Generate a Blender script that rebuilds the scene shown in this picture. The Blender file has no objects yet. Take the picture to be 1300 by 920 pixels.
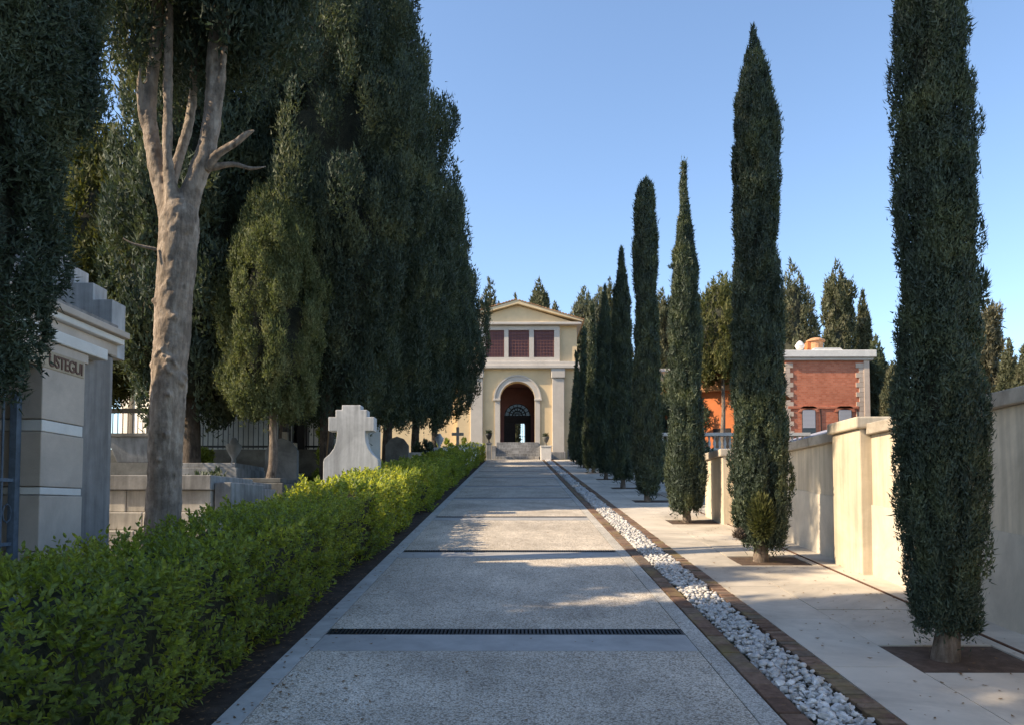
import bpy, bmesh, math, random
import numpy as np
from math import radians as R, sin, cos, pi
from mathutils import Vector, Matrix

# ------------------------------------------------------------------ camera, sky, sun, exposure
S = 0.0993            # the avenue climbs by a tenth
SA = math.atan(S)
scn = bpy.context.scene
C = scn.collection
cam_d = bpy.data.cameras.new("camera"); cam = bpy.data.objects.new("camera", cam_d); C.objects.link(cam)
cam.location = (0, 0, 1.6)
cam.rotation_euler = (R(90 + 2.5), 0, 0.005)
cam_d.sensor_width = 36; cam_d.lens = 27.0; cam_d.shift_y = 0.109
cam_d.clip_start = 0.05; cam_d.clip_end = 3000
scn.camera = cam
scn.render.resolution_x = 1024; scn.render.resolution_y = 724

SUN_EL = R(34); SDX, SDY = -1.0, -0.21           # towards the sun: left, a touch behind the camera
w = bpy.data.worlds.new("World"); scn.world = w; w.use_nodes = True
nt = w.node_tree; nt.nodes.clear()
sky = nt.nodes.new('ShaderNodeTexSky'); sky.sky_type = 'NISHITA'; sky.sun_disc = False
sky.sun_elevation = SUN_EL; sky.sun_rotation = math.atan2(SDX, SDY)
sky.altitude = 100; sky.air_density = 1.0; sky.dust_density = 0.7; sky.ozone_density = 2.3
bg = nt.nodes.new('ShaderNodeBackground'); bg.inputs[1].default_value = 0.15
wo = nt.nodes.new('ShaderNodeOutputWorld')
nt.links.new(sky.outputs[0], bg.inputs[0]); nt.links.new(bg.outputs[0], wo.inputs[0])
sun_d = bpy.data.lights.new("sun", 'SUN'); sun_d.energy = 4.4; sun_d.angle = R(0.55); sun_d.color = (1.0, 0.81, 0.57)
sun = bpy.data.objects.new("sun", sun_d); C.objects.link(sun)
hl = math.hypot(SDX, SDY)
sv = Vector((SDX/hl*cos(SUN_EL), SDY/hl*cos(SUN_EL), sin(SUN_EL)))
sun.rotation_euler = sv.to_track_quat('Z', 'Y').to_euler(); sun.location = (-20, -3, 20)
scn.view_settings.view_transform = 'Standard'; scn.view_settings.look = 'None'
scn.view_settings.gamma = 1.0; scn.view_settings.exposure = 0.95

random.seed(7); rng = np.random.default_rng(7)

# ------------------------------------------------------------------ helpers
def tag(o, label=None, cat=None, group=None, kind=None):
    if label: o['label'] = label
    if cat: o['category'] = cat
    if group: o['group'] = group
    if kind: o['kind'] = kind
    return o
def empty(name, loc, rz=0, label=None, cat=None, group=None, kind=None):
    o = bpy.data.objects.new(name, None); C.objects.link(o)
    o.location = loc; o.rotation_euler = (0, 0, rz); o.empty_display_size = 0.2
    return tag(o, label, cat, group, kind)
def link_mesh(name, me, mat=None, parent=None, loc=(0, 0, 0), rot=(0, 0, 0)):
    o = bpy.data.objects.new(name, me); C.objects.link(o)
    if mat and not me.materials: me.materials.append(mat)
    o.location = loc; o.rotation_euler = rot
    if parent: o.parent = parent
    return o
def gz(y, h=0.0): return S*y + h
class MB:
    def __init__(s): s.v = []; s.f = []
    def add(s, vs, fs):
        n = len(s.v); s.v += [tuple(v) for v in vs]; s.f += [tuple(i+n for i in f) for f in fs]; return s
    def hexa(s, p):   # 8 corners: bottom 4 ccw, top 4 ccw
        return s.add(p, [(0,3,2,1),(4,5,6,7),(0,1,5,4),(1,2,6,5),(2,3,7,6),(3,0,4,7)])
    def box(s, x0, x1, y0, y1, z0, z1):
        return s.hexa([(x0,y0,z0),(x1,y0,z0),(x1,y1,z0),(x0,y1,z0),(x0,y0,z1),(x1,y0,z1),(x1,y1,z1),(x0,y1,z1)])
    def slab(s, x0, x1, y0, y1, h0, h1):    # box lying on the slope
        return s.hexa([(x0,y0,gz(y0,h0)),(x1,y0,gz(y0,h0)),(x1,y1,gz(y1,h0)),(x0,y1,gz(y1,h0)),
                       (x0,y0,gz(y0,h1)),(x1,y0,gz(y0,h1)),(x1,y1,gz(y1,h1)),(x0,y1,gz(y1,h1))])
    def cbox(s, c, size, rz=0, ry=0):
        m = Matrix.Rotation(rz, 3, 'Z') @ Matrix.Rotation(ry, 3, 'Y')
        a, b, d = size[0]/2, size[1]/2, size[2]/2
        pts = [(-a,-b,-d),(a,-b,-d),(a,b,-d),(-a,b,-d),(-a,-b,d),(a,-b,d),(a,b,d),(-a,b,d)]
        return s.hexa([tuple(m @ Vector(p) + Vector(c)) for p in pts])
    def prism_xz(s, prof, y0, y1):    # outline in x,z extruded along y
        n = len(prof)
        v = [(x, y0, z) for x, z in prof] + [(x, y1, z) for x, z in prof]
        f = [tuple(range(n)), tuple(reversed(range(n, 2*n)))] + [(i, (i+1) % n + 0, (i+1) % n + n, i+n) for i in range(n)]
        return s.add(v, [tuple(reversed(q)) for q in f])
    def lathe(s, prof, cx=0, cy=0, n=16, cap=True):
        v = []; f = []
        for r, z in prof:
            for k in range(n): a = 2*pi*k/n; v.append((cx+r*cos(a), cy+r*sin(a), z))
        for j in range(len(prof)-1):
            for k in range(n): f.append((j*n+k, j*n+(k+1) % n, (j+1)*n+(k+1) % n, (j+1)*n+k))
        if cap: f.append(tuple(reversed(range(n)))); f.append(tuple(range((len(prof)-1)*n, len(prof)*n)))
        return s.add(v, f)
    def tube(s, pts, rads, n=10, wob=0.0, rnd=None):
        P = [Vector(p) for p in pts]; v = []; f = []
        for i, p in enumerate(P):
            t = (P[min(i+1, len(P)-1)] - P[max(i-1, 0)]).normalized()
            a = t.cross(Vector((0.13, 1, 0.07))).normalized(); b = t.cross(a).normalized()
            for k in range(n):
                an = 2*pi*k/n; rr = rads[i]*(1 + (wob*(rnd.random()-.5)*2 if rnd else 0))
                v.append(tuple(p + a*cos(an)*rr + b*sin(an)*rr))
        for j in range(len(P)-1):
            for k in range(n): f.append((j*n+k, j*n+(k+1) % n, (j+1)*n+(k+1) % n, (j+1)*n+k))
        f.append(tuple(reversed(range(n)))); f.append(tuple(range((len(P)-1)*n, len(P)*n)))
        return s.add(v, f)
    def mesh(s, name, smooth=False):
        me = bpy.data.meshes.new(name); me.from_pydata(s.v, [], s.f); me.validate(); me.update()
        bm = bmesh.new(); bm.from_mesh(me); bmesh.ops.recalc_face_normals(bm, faces=bm.faces); bm.to_mesh(me); bm.free()
        if smooth: me.polygons.foreach_set('use_smooth', [True]*len(me.polygons))
        return me
    def build(s, name, mat, parent=None, smooth=False, bevel=0, loc=(0,0,0), rot=(0,0,0), bseg=2):
        o = link_mesh(name, s.mesh(name, smooth), mat, parent, loc, rot)
        if bevel:
            m = o.modifiers.new('bevel', 'BEVEL'); m.width = bevel; m.segments = bseg; m.limit_method = 'ANGLE'; m.angle_limit = R(30)
        return o
def fast_mesh(name, V, F):
    V = np.asarray(V, dtype=np.float32).reshape(-1, 3); F = np.asarray(F, dtype=np.int32)
    k = F.shape[1]; me = bpy.data.meshes.new(name)
    me.vertices.add(len(V)); me.vertices.foreach_set('co', V.ravel())
    me.loops.add(F.size); me.loops.foreach_set('vertex_index', F.ravel())
    me.polygons.add(len(F)); me.polygons.foreach_set('loop_start', np.arange(0, F.size, k, dtype=np.int32))
    me.polygons.foreach_set('loop_total', np.full(len(F), k, dtype=np.int32))
    me.update(calc_edges=True); return me
def uv_copy(o, parent=None):
    c = o.copy(); C.objects.link(c); c.parent = parent
    for ch in list(o.children): uv_copy(ch, c)
    return c

# ------------------------------------------------------------------ materials
class NT:
    def __init__(s, name):
        s.m = bpy.data.materials.new(name); s.m.use_nodes = True; s.t = s.m.node_tree; s.t.nodes.clear()
        s.out = s.n('ShaderNodeOutputMaterial'); s.co = s.n('ShaderNodeTexCoord')
    def n(s, ty, **k):
        o = s.t.nodes.new(ty)
        for a, b in k.items(): setattr(o, a, b)
        return o
    def l(s, a, b): s.t.links.new(a, b)
    def vec(s, scale=(1, 1, 1), kind='Object'):
        if kind == 'World':
            g = s.n('ShaderNodeNewGeometry'); src = g.outputs['Position']
        else: src = s.co.outputs[kind]
        m = s.n('ShaderNodeMapping'); s.l(src, m.inputs[0]); m.inputs['Scale'].default_value = scale; return m.outputs[0]
    def noise(s, v, sc, det=4, rough=0.55, dist=0):
        o = s.n('ShaderNodeTexNoise'); s.l(v, o.inputs['Vector']); o.inputs['Scale'].default_value = sc
        o.inputs['Detail'].default_value = det; o.inputs['Roughness'].default_value = rough; o.inputs['Distortion'].default_value = dist
        return o.outputs[0]
    def voro(s, v, sc, feat='F1', out='Distance'):
        o = s.n('ShaderNodeTexVoronoi', feature=feat); s.l(v, o.inputs['Vector']); o.inputs['Scale'].default_value = sc
        return o.outputs[out]
    def ramp(s, f, stops):
        o = s.n('ShaderNodeValToRGB'); s.l(f, o.inputs[0]); e = o.color_ramp.elements
        while len(e) < len(stops): e.new(0.5)
        for i, (p, c) in enumerate(stops):
            e[i].position = p; e[i].color = (c[0], c[1], c[2], 1) if isinstance(c, tuple) else (c, c, c, 1)
        return o.outputs[0]
    def mix(s, f, a, b, mode='MIX'):
        o = s.n('ShaderNodeMix', data_type='RGBA', blend_type=mode)
        for i, x in ((0, f), (6, a), (7, b)):
            if isinstance(x, (int, float)): o.inputs[i].default_value = x if i == 0 else (x, x, x, 1)
            elif isinstance(x, tuple): o.inputs[i].default_value = (x[0], x[1], x[2], 1)
            else: s.l(x, o.inputs[i])
        return o.outputs[2]
    def rnd(s): return s.n('ShaderNodeObjectInfo').outputs['Random']
    def bump(s, h, st=0.3, dist=0.01):
        o = s.n('ShaderNodeBump'); s.l(h, o.inputs['Height']); o.inputs['Strength'].default_value = st; o.inputs['Distance'].default_value = dist
        return o.outputs[0]
    def done(s, col, rough=0.85, nrm=None, spec=0.3, metal=0.0, trans=None):
        b = s.n('ShaderNodeBsdfPrincipled')
        if isinstance(col, tuple): b.inputs['Base Color'].default_value = (*col, 1)
        else: s.l(col, b.inputs['Base Color'])
        if isinstance(rough, (int, float)): b.inputs['Roughness'].default_value = rough
        else: s.l(rough, b.inputs['Roughness'])
        b.inputs['Specular IOR Level'].default_value = spec; b.inputs['Metallic'].default_value = metal
        if nrm: s.l(nrm, b.inputs['Normal'])
        res = b.outputs[0]
        if trans:
            t = s.n('ShaderNodeBsdfTranslucent')
            if isinstance(col, tuple): t.inputs[0].default_value = (*col, 1)
            else: s.l(s.mix(1.0, col, trans[1], 'MULTIPLY'), t.inputs[0])
            mx = s.n('ShaderNodeMixShader'); mx.inputs[0].default_value = trans[0]
            s.l(res, mx.inputs[1]); s.l(t.outputs[0], mx.inputs[2]); res = mx.outputs[0]
        s.l(res, s.out.inputs[0]); return s.m

def foliage_mat(name, dark, mid, light, sc=2.5, tr=0.25, rough=0.7, spec=0.2, fine=60):
    t = NT(name); v = t.vec(kind='World')
    c = t.ramp(t.noise(v, sc, 3), [(0.32, dark), (0.52, mid), (0.72, light)])  # light stop paints warm sunlit bits over the clumps' own hue variation
    c2 = t.ramp(t.noise(v, fine, 2), [(0.3, 0.45), (0.7, 1.55)])
    c = t.mix(1.0, c, c2, 'MULTIPLY')
    br = t.ramp(t.noise(v, sc*1.9, 4, .6), [(0.66, 0.0), (0.76, 0.55)])
    c = t.mix(br, c, t.mix(1.0, c, (1.7, 1.05, 0.75), 'MULTIPLY'))
    return t.done(c, rough, None, spec, trans=(tr, (1.3, 1.35, 0.7)))
M = {}
M['cyp_dark'] = foliage_mat('cypress_dark_green', (0.042, 0.06, 0.046), (0.068, 0.09, 0.06), (0.15, 0.16, 0.08), 1.1, .22, .65, .2)
M['cyp_row'] = foliage_mat('cypress_row_green', (0.042, 0.06, 0.046), (0.066, 0.09, 0.06), (0.12, 0.14, 0.07), 3.5, .25, .6, .35)
M['cyp_olive'] = foliage_mat('cypress_olive', (0.06, 0.072, 0.028), (0.105, 0.112, 0.042), (0.17, 0.16, 0.065), 3.0, .3, fine=30)
M['cyp_light'] = foliage_mat('cypress_light_olive', (0.09, 0.11, 0.05), (0.14, 0.16, 0.075), (0.22, 0.225, 0.115), 3.0, .32, fine=26)
M['cyp_bg'] = foliage_mat('cypress_background', (0.06, 0.07, 0.04), (0.1, 0.105, 0.06), (0.15, 0.14, 0.085), 1.2, .2, fine=9)
M['cyp_brown'] = foliage_mat('cypress_brownish', (0.085, 0.08, 0.05), (0.13, 0.12, 0.075), (0.18, 0.165, 0.11), 1.5, .2, fine=9)
M['fol_core'] = foliage_mat('inner_twigs', (0.03, 0.032, 0.022), (0.042, 0.045, 0.03), (0.06, 0.06, 0.04), 6.0, .1)  # dark filler colour for the light-blocking cores in crowns and hedge
M['pine'] = foliage_mat('pine_grey_green', (0.09, 0.1, 0.07), (0.13, 0.14, 0.095), (0.18, 0.18, 0.13), 1.0, .25, fine=9)

def hedge_mat():
    t = NT('hedge_leaf_green'); v = t.vec(kind='World')
    c = t.ramp(t.noise(v, 1.3, 3), [(0.3, (0.12, 0.17, 0.045)), (0.5, (0.19, 0.245, 0.06)), (0.7, (0.31, 0.35, 0.09))])
    c = t.mix(1.0, c, t.ramp(t.noise(v, 38, 3, .6), [(0.28, 0.35), (0.5, .9), (0.72, 1.75)]), 'MULTIPLY')
    c = t.mix(t.ramp(t.noise(v, 17, 2), [(0.68, 0.0), (0.74, 0.75)]), c, (0.2, 0.15, 0.05))
    return t.done(c, 0.45, None, 0.35, trans=(0.5, (2.2, 1.9, 0.6)))
M['hedge'] = hedge_mat()

def bark_mat(name, c0, c1, c2, sc=1.0):
    t = NT(name); v = t.vec((9*sc, 9*sc, 1.6*sc)); v2 = t.vec()
    n = t.noise(v, 1.6, 6, .6, .4); c = t.ramp(n, [(0.3, c0), (0.5, c1), (0.7, c2)])
    k = t.ramp(t.noise(v2, 4.5, 7, .7), [(0.4, 1.12), (0.6, 0.62)]); c = t.mix(1.0, c, k, 'MULTIPLY')
    kn = t.ramp(t.voro(t.vec((1, 1, .6)), 5.0), [(0.06, 0.32), (0.17, 1.0)]); c = t.mix(0.8, c, t.mix(1.0, c, kn, 'MULTIPLY'))
    return t.done(c, 0.9, t.bump(t.noise(t.vec((9*sc, 9*sc, 4*sc)), 3, 8, .7), 1.0, .03), .15)
M['bark_pale'] = bark_mat('bark_pale_smooth', (0.24, 0.19, 0.15), (0.37, 0.3, 0.24), (0.5, 0.425, 0.35))
M['bark'] = bark_mat('bark_cypress', (0.13, 0.1, 0.08), (0.22, 0.175, 0.14), (0.32, 0.265, 0.215), 2)
M['bark_dark'] = bark_mat('bark_dark', (0.06, 0.048, 0.04), (0.1, 0.08, 0.065), (0.15, 0.12, 0.1), 1.5)

def aggregate(name, lo, mid, hi, sc=95, tint=None):
    t = NT(name); v = t.vec(kind='World')
    vo = t.voro(v, sc, out='Color'); bw = t.n('ShaderNodeSeparateColor'); t.l(vo, bw.inputs[0])
    c = t.ramp(bw.outputs[0], [(0.0, lo), (0.45, mid), (1.0, hi)])
    d = t.voro(v, sc); c = t.mix(1.0, c, t.ramp(d, [(0.0, 1.1), (0.75, 0.6)]), 'MULTIPLY')
    big = t.ramp(t.noise(v, 1.4, 5), [(0.3, 0.82), (0.7, 1.1)]); c = t.mix(1.0, c, big, 'MULTIPLY')
    st = t.ramp(t.noise(t.vec((1, .3, 1), 'World'), 5, 5, .65), [(0.35, 0.86), (0.65, 1.05)]); c = t.mix(1.0, c, st, 'MULTIPLY')
    wr = t.ramp(t.noise(v, .55, 6, .7, .8), [(0.4, 0.8), (0.62, 1.04)]); c = t.mix(1.0, c, wr, 'MULTIPLY')
    sp = t.ramp(t.noise(v, 7, 3, .5), [(0.2, 0.6), (0.29, 1.0)]); c = t.mix(1.0, c, sp, 'MULTIPLY')
    return t.done(c, 0.8, t.bump(d, .55, .004), .3)
M['agg'] = aggregate('washed_aggregate', (0.32, 0.27, 0.205), (0.8, 0.69, 0.545), (0.95, 0.87, 0.75))
M['agg_light'] = aggregate('pale_washed_aggregate', (0.42, 0.385, 0.33), (0.68, 0.63, 0.54), (0.88, 0.83, 0.74))
def stone(name, base, var=0.12, sc=3.0, stain=0.25, rough=.85, fine=60, objrand=0.0, bmp=.25, streak=False, kind='Object'):
    t = NT(name); v = t.vec(kind=kind)
    lo = tuple(x*(1-var) for x in base); hi = tuple(min(1, x*(1+var)) for x in base)
    c = t.ramp(t.noise(v, sc, 6, .6), [(0.3, lo), (0.7, hi)])
    c = t.mix(1.0, c, t.ramp(t.noise(v, sc*.45, 7, .72, .5), [(0.38, 1-stain), (0.6, 1.0)]), 'MULTIPLY')
    if streak:
        c = t.mix(1.0, c, t.ramp(t.noise(t.vec((5, 5, .35), kind), 2.2, 5, .6), [(0.36, 1-stain), (0.6, 1.0)]), 'MULTIPLY')
    if objrand:
        c = t.mix(1.0, c, t.ramp(t.rnd(), [(0.0, 1-objrand), (1.0, 1+objrand)]), 'MULTIPLY')
    return t.done(c, rough, t.bump(t.noise(v, fine, 5), bmp, .006), .25)
M['band'] = stone('smooth_grey_band', (0.4, 0.39, 0.37), .1, 6, .18, .55, kind='World')
M['strip'] = stone('grey_kerb_stone', (0.46, 0.45, 0.42), .12, 8, .2, .7, objrand=.08, kind='World')
M['slab'] = stone('pavement_slab', (0.58, 0.52, 0.43), .12, 1.3, .36, .85, objrand=.06, kind='World')
M['wall'] = stone('cream_render', (0.72, 0.62, 0.47), .06, 2.0, .22, .9, streak=True, kind='World', fine=25, bmp=.1)
M['cap'] = stone('wall_coping_concrete', (0.48, 0.42, 0.34), .15, 5, .35, .9, kind='World')
M['dado'] = stone('grey_lower_render', (0.62, 0.56, 0.46), .08, 2.5, .25, .9, kind='World')
M['white_stone'] = stone('white_marble_chip', (0.68, 0.655, 0.62), .16, 26, .38, .75, objrand=.2, kind='World')
M['grave'] = stone('weathered_grey_stone', (0.34, 0.335, 0.33), .16, 3, .35, .85, streak=True)
M['grave_dark'] = stone('mossy_dark_stone', (0.17, 0.165, 0.15), .2, 4, .4, .9)
M['grave_pale'] = stone('pale_limestone', (0.6, 0.56, 0.5), .12, 3, .3, .85, objrand=.12, streak=True)
M['mono'] = stone('white_monument_stone', (0.6, 0.6, 0.6), .08, 2, .3, .85, streak=True)
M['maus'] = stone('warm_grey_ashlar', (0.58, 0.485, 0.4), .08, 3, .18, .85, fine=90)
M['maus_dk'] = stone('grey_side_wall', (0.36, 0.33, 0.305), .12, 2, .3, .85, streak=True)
M['maus_light'] = stone('white_band_stone', (0.78, 0.74, 0.68), .05, 4, .12, .8)
M['soil'] = stone('dark_soil', (0.075, 0.055, 0.042), .35, 9, .4, .95, fine=70, bmp=1.0, kind='World')
M['pit'] = stone('brown_tree_pit_soil', (0.115, 0.08, 0.06), .3, 14, .3, .95, fine=90, bmp=.8, kind='World')
M['grass'] = stone('dry_grass_ground', (0.1, 0.095, 0.055), .35, 5, .4, .95, fine=50, bmp=1.0, kind='World')
M['channel'] = stone('pale_gravel_bed', (0.3, 0.29, 0.28), .3, 40, .3, .9, kind='World')
M['rust'] = stone('rusted_strip', (0.14, 0.075, 0.05), .25, 12, .3, .8, kind='World')
def brick_mat():
    t = NT('edging_brick'); v = t.vec(kind='World')
    c = t.ramp(t.rnd(), [(0.0, (0.14, 0.085, 0.06)), (0.35, (0.21, 0.13, 0.09)), (0.7, (0.25, 0.17, 0.12)), (1.0, (0.16, 0.125, 0.095))])
    c = t.mix(1.0, c, t.ramp(t.noise(v, 22, 5, .6), [(0.3, 0.6), (0.7, 1.15)]), 'MULTIPLY')
    moss = t.ramp(t.noise(v, 2.3, 4), [(0.5, 0.0), (0.68, 0.65)])
    c = t.mix(moss, c, (0.23, 0.19, 0.075))
    return t.done(c, 0.9, t.bump(t.noise(v, 70, 4), .5, .005), .2)
M['brick'] = brick_mat()
M['drain'] = NT('drain_black_iron').done((0.03, 0.032, 0.036), 0.5, None, .4, .6)
M['drain_pit'] = NT('drain_channel_dark').done((0.012, 0.012, 0.013), 0.9, None, .1)
M['iron'] = NT('black_iron').done((0.02, 0.02, 0.022), 0.5, None, .4, .3)
M['iron_blue'] = stone('weathered_blue_iron', (0.15, 0.19, 0.24), .2, 12, .3, .6)
M['yellow'] = stone('yellow_stucco', (0.8, 0.62, 0.38), .07, .8, .12, .9, kind='World', fine=12)
M['trim'] = stone('pale_stone_trim', (0.62, 0.565, 0.5), .06, 1.2, .12, .85, kind='World', fine=12)
M['tile'] = stone('terracotta_tile', (0.5, 0.27, 0.14), .2, 4, .25, .85, objrand=.25)
M['maroon'] = stone('maroon_plaster', (0.24, 0.115, 0.1), .1, 1.5, .15, .85, kind='World')
M['maroon_screen'] = stone('maroon_screen_paint', (0.17, 0.085, 0.09), .1, 3, .12, .7)
M['wood_dark'] = stone('dark_gate_paint', (0.03, 0.026, 0.026), .2, 5, .2, .6)
M['redwall'] = None
def redbrick():
    t = NT('red_brickwork'); v = t.vec((1, 1, 1), 'World')
    m = t.n('ShaderNodeCombineXYZ'); sp = t.n('ShaderNodeSeparateXYZ'); t.l(v, sp.inputs[0])
    ad = t.n('ShaderNodeMath', operation='ADD'); t.l(sp.outputs[0], ad.inputs[0]); t.l(sp.outputs[1], ad.inputs[1])
    t.l(ad.outputs[0], m.inputs[0]); t.l(sp.outputs[2], m.inputs[1])
    b = t.n('ShaderNodeTexBrick'); t.l(m.outputs[0], b.inputs['Vector']); b.inputs['Scale'].default_value = 2.4
    b.inputs['Color1'].default_value = (0.48, 0.15, 0.08, 1); b.inputs['Color2'].default_value = (0.6, 0.22, 0.125, 1); b.inputs['Mortar'].default_value = (0.42, 0.27, 0.2, 1)
    b.inputs['Mortar Size'].default_value = 0.012
    c = t.mix(1.0, b.outputs[0], t.ramp(t.noise(v, .9, 5, .6), [(0.3, 0.82), (0.7, 1.1)]), 'MULTIPLY')
    return t.done(c, 0.9, t.bump(b.outputs['Fac'], .3, .01), .2)
M['redwall'] = redbrick()
M['orange'] = stone('orange_stucco', (0.62, 0.2, 0.075), .06, 1, .12, .9, kind='World', fine=12)
M['quoin'] = stone('cream_quoin', (0.6, 0.48, 0.38), .08, 2, .15, .85, objrand=.1)
M['shutter'] = NT('grey_roller_shutter').done((0.42, 0.42, 0.45), 0.6, None, .3)
M['glass'] = NT('dark_window_glass').done((0.03, 0.035, 0.045), 0.1, None, .5)
M['balus'] = stone('grey_balustrade_stone', (0.62, 0.57, 0.52), .08, 3, .2, .85)
M['tarp'] = NT('bluish_sheet_roof').done((0.3, 0.32, 0.4), 0.7, None, .3)
M['letter'] = NT('dark_red_letter_paint').done((0.17, 0.1, 0.075), 0.8, None, .2)
M['letter_plate'] = stone('sand_plaque', (0.5, 0.4, 0.28), .12, 6, .2, .85)
M['flower'] = NT('white_petal').done((0.75, 0.73, 0.66), 0.7, None, .2)
M['plant'] = foliage_mat('potted_plant_green', (0.03, 0.04, 0.025), (0.045, 0.06, 0.03), (0.07, 0.09, 0.04), 5, .2)
M['drift'] = NT('dry_leaf_brown').done((0.2, 0.12, 0.06), 0.85, None, .2)

# ------------------------------------------------------------------ ground and avenue
def ground():
    xs = [-400, -120, -40, -20, -12, -8, -5, -1.9, -1.0, 1.0, 2.5, 4.2, 8, 14, 20, 40, 120, 400]
    ys = [-60, -30, -10, 0, 5, 10, 15, 20, 30, 40, 50, 62, 80, 140, 400, 1200]
    def hz(y): return S*min(y, 62) if y > -10 else S*-10 + (y+10)*0.02
    V = [(x, y, hz(y) - 0.03) for y in ys for x in xs]; n = len(xs)
    F = [(j*n+i, j*n+i+1, (j+1)*n+i+1, (j+1)*n+i) for j in range(len(ys)-1) for i in range(n-1)]
    me = bpy.data.meshes.new('ground'); me.from_pydata(V, [], F); me.update()
    return tag(link_mesh('ground', me, M['grass']), 'brown grassy earth under the cemetery trees and graves', None, None, 'structure')
ground()
tag(MB().slab(-3.2, -1.665, 0.5, 43.5, -0.2, -0.012).build('hedge_bed', M['soil']), 'dark soil bed along the left side of the path', kind='structure')

PERIOD = 4.12; D0 = 6.09        # first drain (near edge); band lies just before it
path = empty('path', (0, 0, 0), label='long washed-aggregate path climbing to the yellow gatehouse', kind='structure')
XL, XR = -1.5, 1.33
edges = [D0 + PERIOD*k for k in range(-1, 10)]
for k in range(len(edges)-1):
    y0 = edges[k] + 0.175; y1 = edges[k+1] - 0.45
    if y1 > 44.2: y1 = 44.2
    MB().slab(XL, XR, y0, y1, -0.15, 0.0).build('path_section', M['agg'], path)
    yb = edges[k+1]
    if yb < 44: MB().slab(XL, XR, yb-0.447, yb-0.003, -0.15, 0.002).build('cross_band', M['band'], path)
MB().slab(XL, XR, edges[-1]+.175, 44.3, -.15, 0).build('path_section', M['agg'], path)
y = 1.0; i = 0
rr = random.Random(3)
while y < 44:
    MB().slab(-1.655, XL-0.006, y, min(y+0.99, 44.2), -0.15, 0.004+rr.uniform(-.001, .001)).build('kerb_stone', M['strip'], path)
    y += 1.0
y = 1.0
while y < 44:
    MB().slab(XR+0.008, 1.475, y, min(y+2.05, 44.2), -0.15, 0.0).build('border_strip', M['agg_light'], path); y += 2.06
# drains across the path
nb = 0
for k in range(10):
    yb = edges[k] if k else None
    if yb is None or yb > 43.5: continue
    where = ['nearest black slotted drain across the path', 'second black drain across the path, crossing the sunlit patch', 'third black drain across the path from the camera'][k-1] if k < 4 else \
        ['fourth black drain, where the path goes back into shade', 'fifth black drain across the shaded path', 'sixth black drain across the shaded path', 'seventh black drain across the far path', 'eighth black drain, two before the steps', 'last black drain before the gatehouse steps'][min(k-4, 5)]
    g = 'drains across the path'
    d = empty('drain_grate', (0, yb, gz(yb)), 0, where, 'drain', g)
    sh = lambda x0, x1, a, b, h0, h1: MB().hexa([(x0,a,S*a+h0),(x1,a,S*a+h0),(x1,b,S*b+h0),(x0,b,S*b+h0),(x0,a,S*a+h1),(x1,a,S*a+h1),(x1,b,S*b+h1),(x0,b,S*b+h1)])
    sh(XL, XR, 0, .172, -.16, -.045).build('channel_bed', M['drain_pit'], d)
    fr = MB(); fr.v, fr.f = [], []
    for a, b in ((0.0, .014), (.158, .172)):
        q = sh(XL, XR, a, b, -.05, .003); fr.add(q.v, q.f)
    fr.build('frame', M['drain'], d)
    n = 92
    if k == 1:
        me = sh(-.0085, .0085, .014, .158, -.03, .002).mesh('bar')
        for i in range(n): link_mesh('bar', me, M['drain'], d, (XL+.015+(XR-XL-.03)*i/(n-1), 0, 0))
    else:
        bb = MB()
        for i in range(n):
            x = XL+.015+(XR-XL-.03)*i/(n-1); q = sh(x-.0085, x+.0085, .014, .158, -.03, .002); bb.add(q.v, q.f)
        tag(bb.build('bars', M['drain'], d), kind='stuff')

# brick edgings and the channel of white stones
def edging(name, x0, x1, pitch, label, y0=3.0, y1=44.2, jit=.004):
    e = empty(name, (0, 0, 0), label=label, kind='structure')
    MB().slab(x0+.004, x1-.004, y0, y1, -.12, -.012).build('mortar_bed', M['soil'], e)
    L = pitch - .011; wx = (x1-x0)
    me = MB().box(-wx/2+.004, wx/2-.004, -L/2, L/2, -.05, .0).mesh('brick'); me.materials.append(M['brick'])
    bm = bmesh.new(); bm.from_mesh(me); bmesh.ops.bevel(bm, geom=[q for q in bm.edges], offset=.004, segments=1, affect='EDGES'); bm.to_mesh(me); bm.free()
    r = random.Random(len(name)); y = y0 + pitch/2; cnt = 0; rest = MB()
    vs = [tuple(v.co) for v in me.vertices]; fs = [tuple(p.vertices) for p in me.polygons]
    while y < y1:
        lx = (x0+x1)/2 + r.uniform(-jit, jit); h = .006 + r.uniform(-.004, .005); rz = r.uniform(-.02, .02)
        if cnt < 298:
            o = link_mesh('brick', me, None, e, (lx, y, gz(y, h)), (SA, 0, rz))
        else:
            rest.add([(lx+a, y+b, gz(y+b, h)+c) for a, b, c in vs], fs)
        cnt += 1; y += pitch
    if rest.v: tag(rest.build('far_bricks', M['brick'], e), kind='stuff')
    return e
edging('brick_edging', 1.483, 1.628, .235, 'brick edging between the path and the white stone channel')
edging('brick_edging', 1.985, 2.13, .078, 'brick edging between the white stone channel and the pavement')
chan = empty('stone_channel', (0, 0, 0), label='channel of loose white stones between two brick edgings', kind='structure')
MB().slab(1.63, 1.983, 3.0, 44.2, -.14, -.03).build('gravel_bed', M['channel'], chan)
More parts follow.
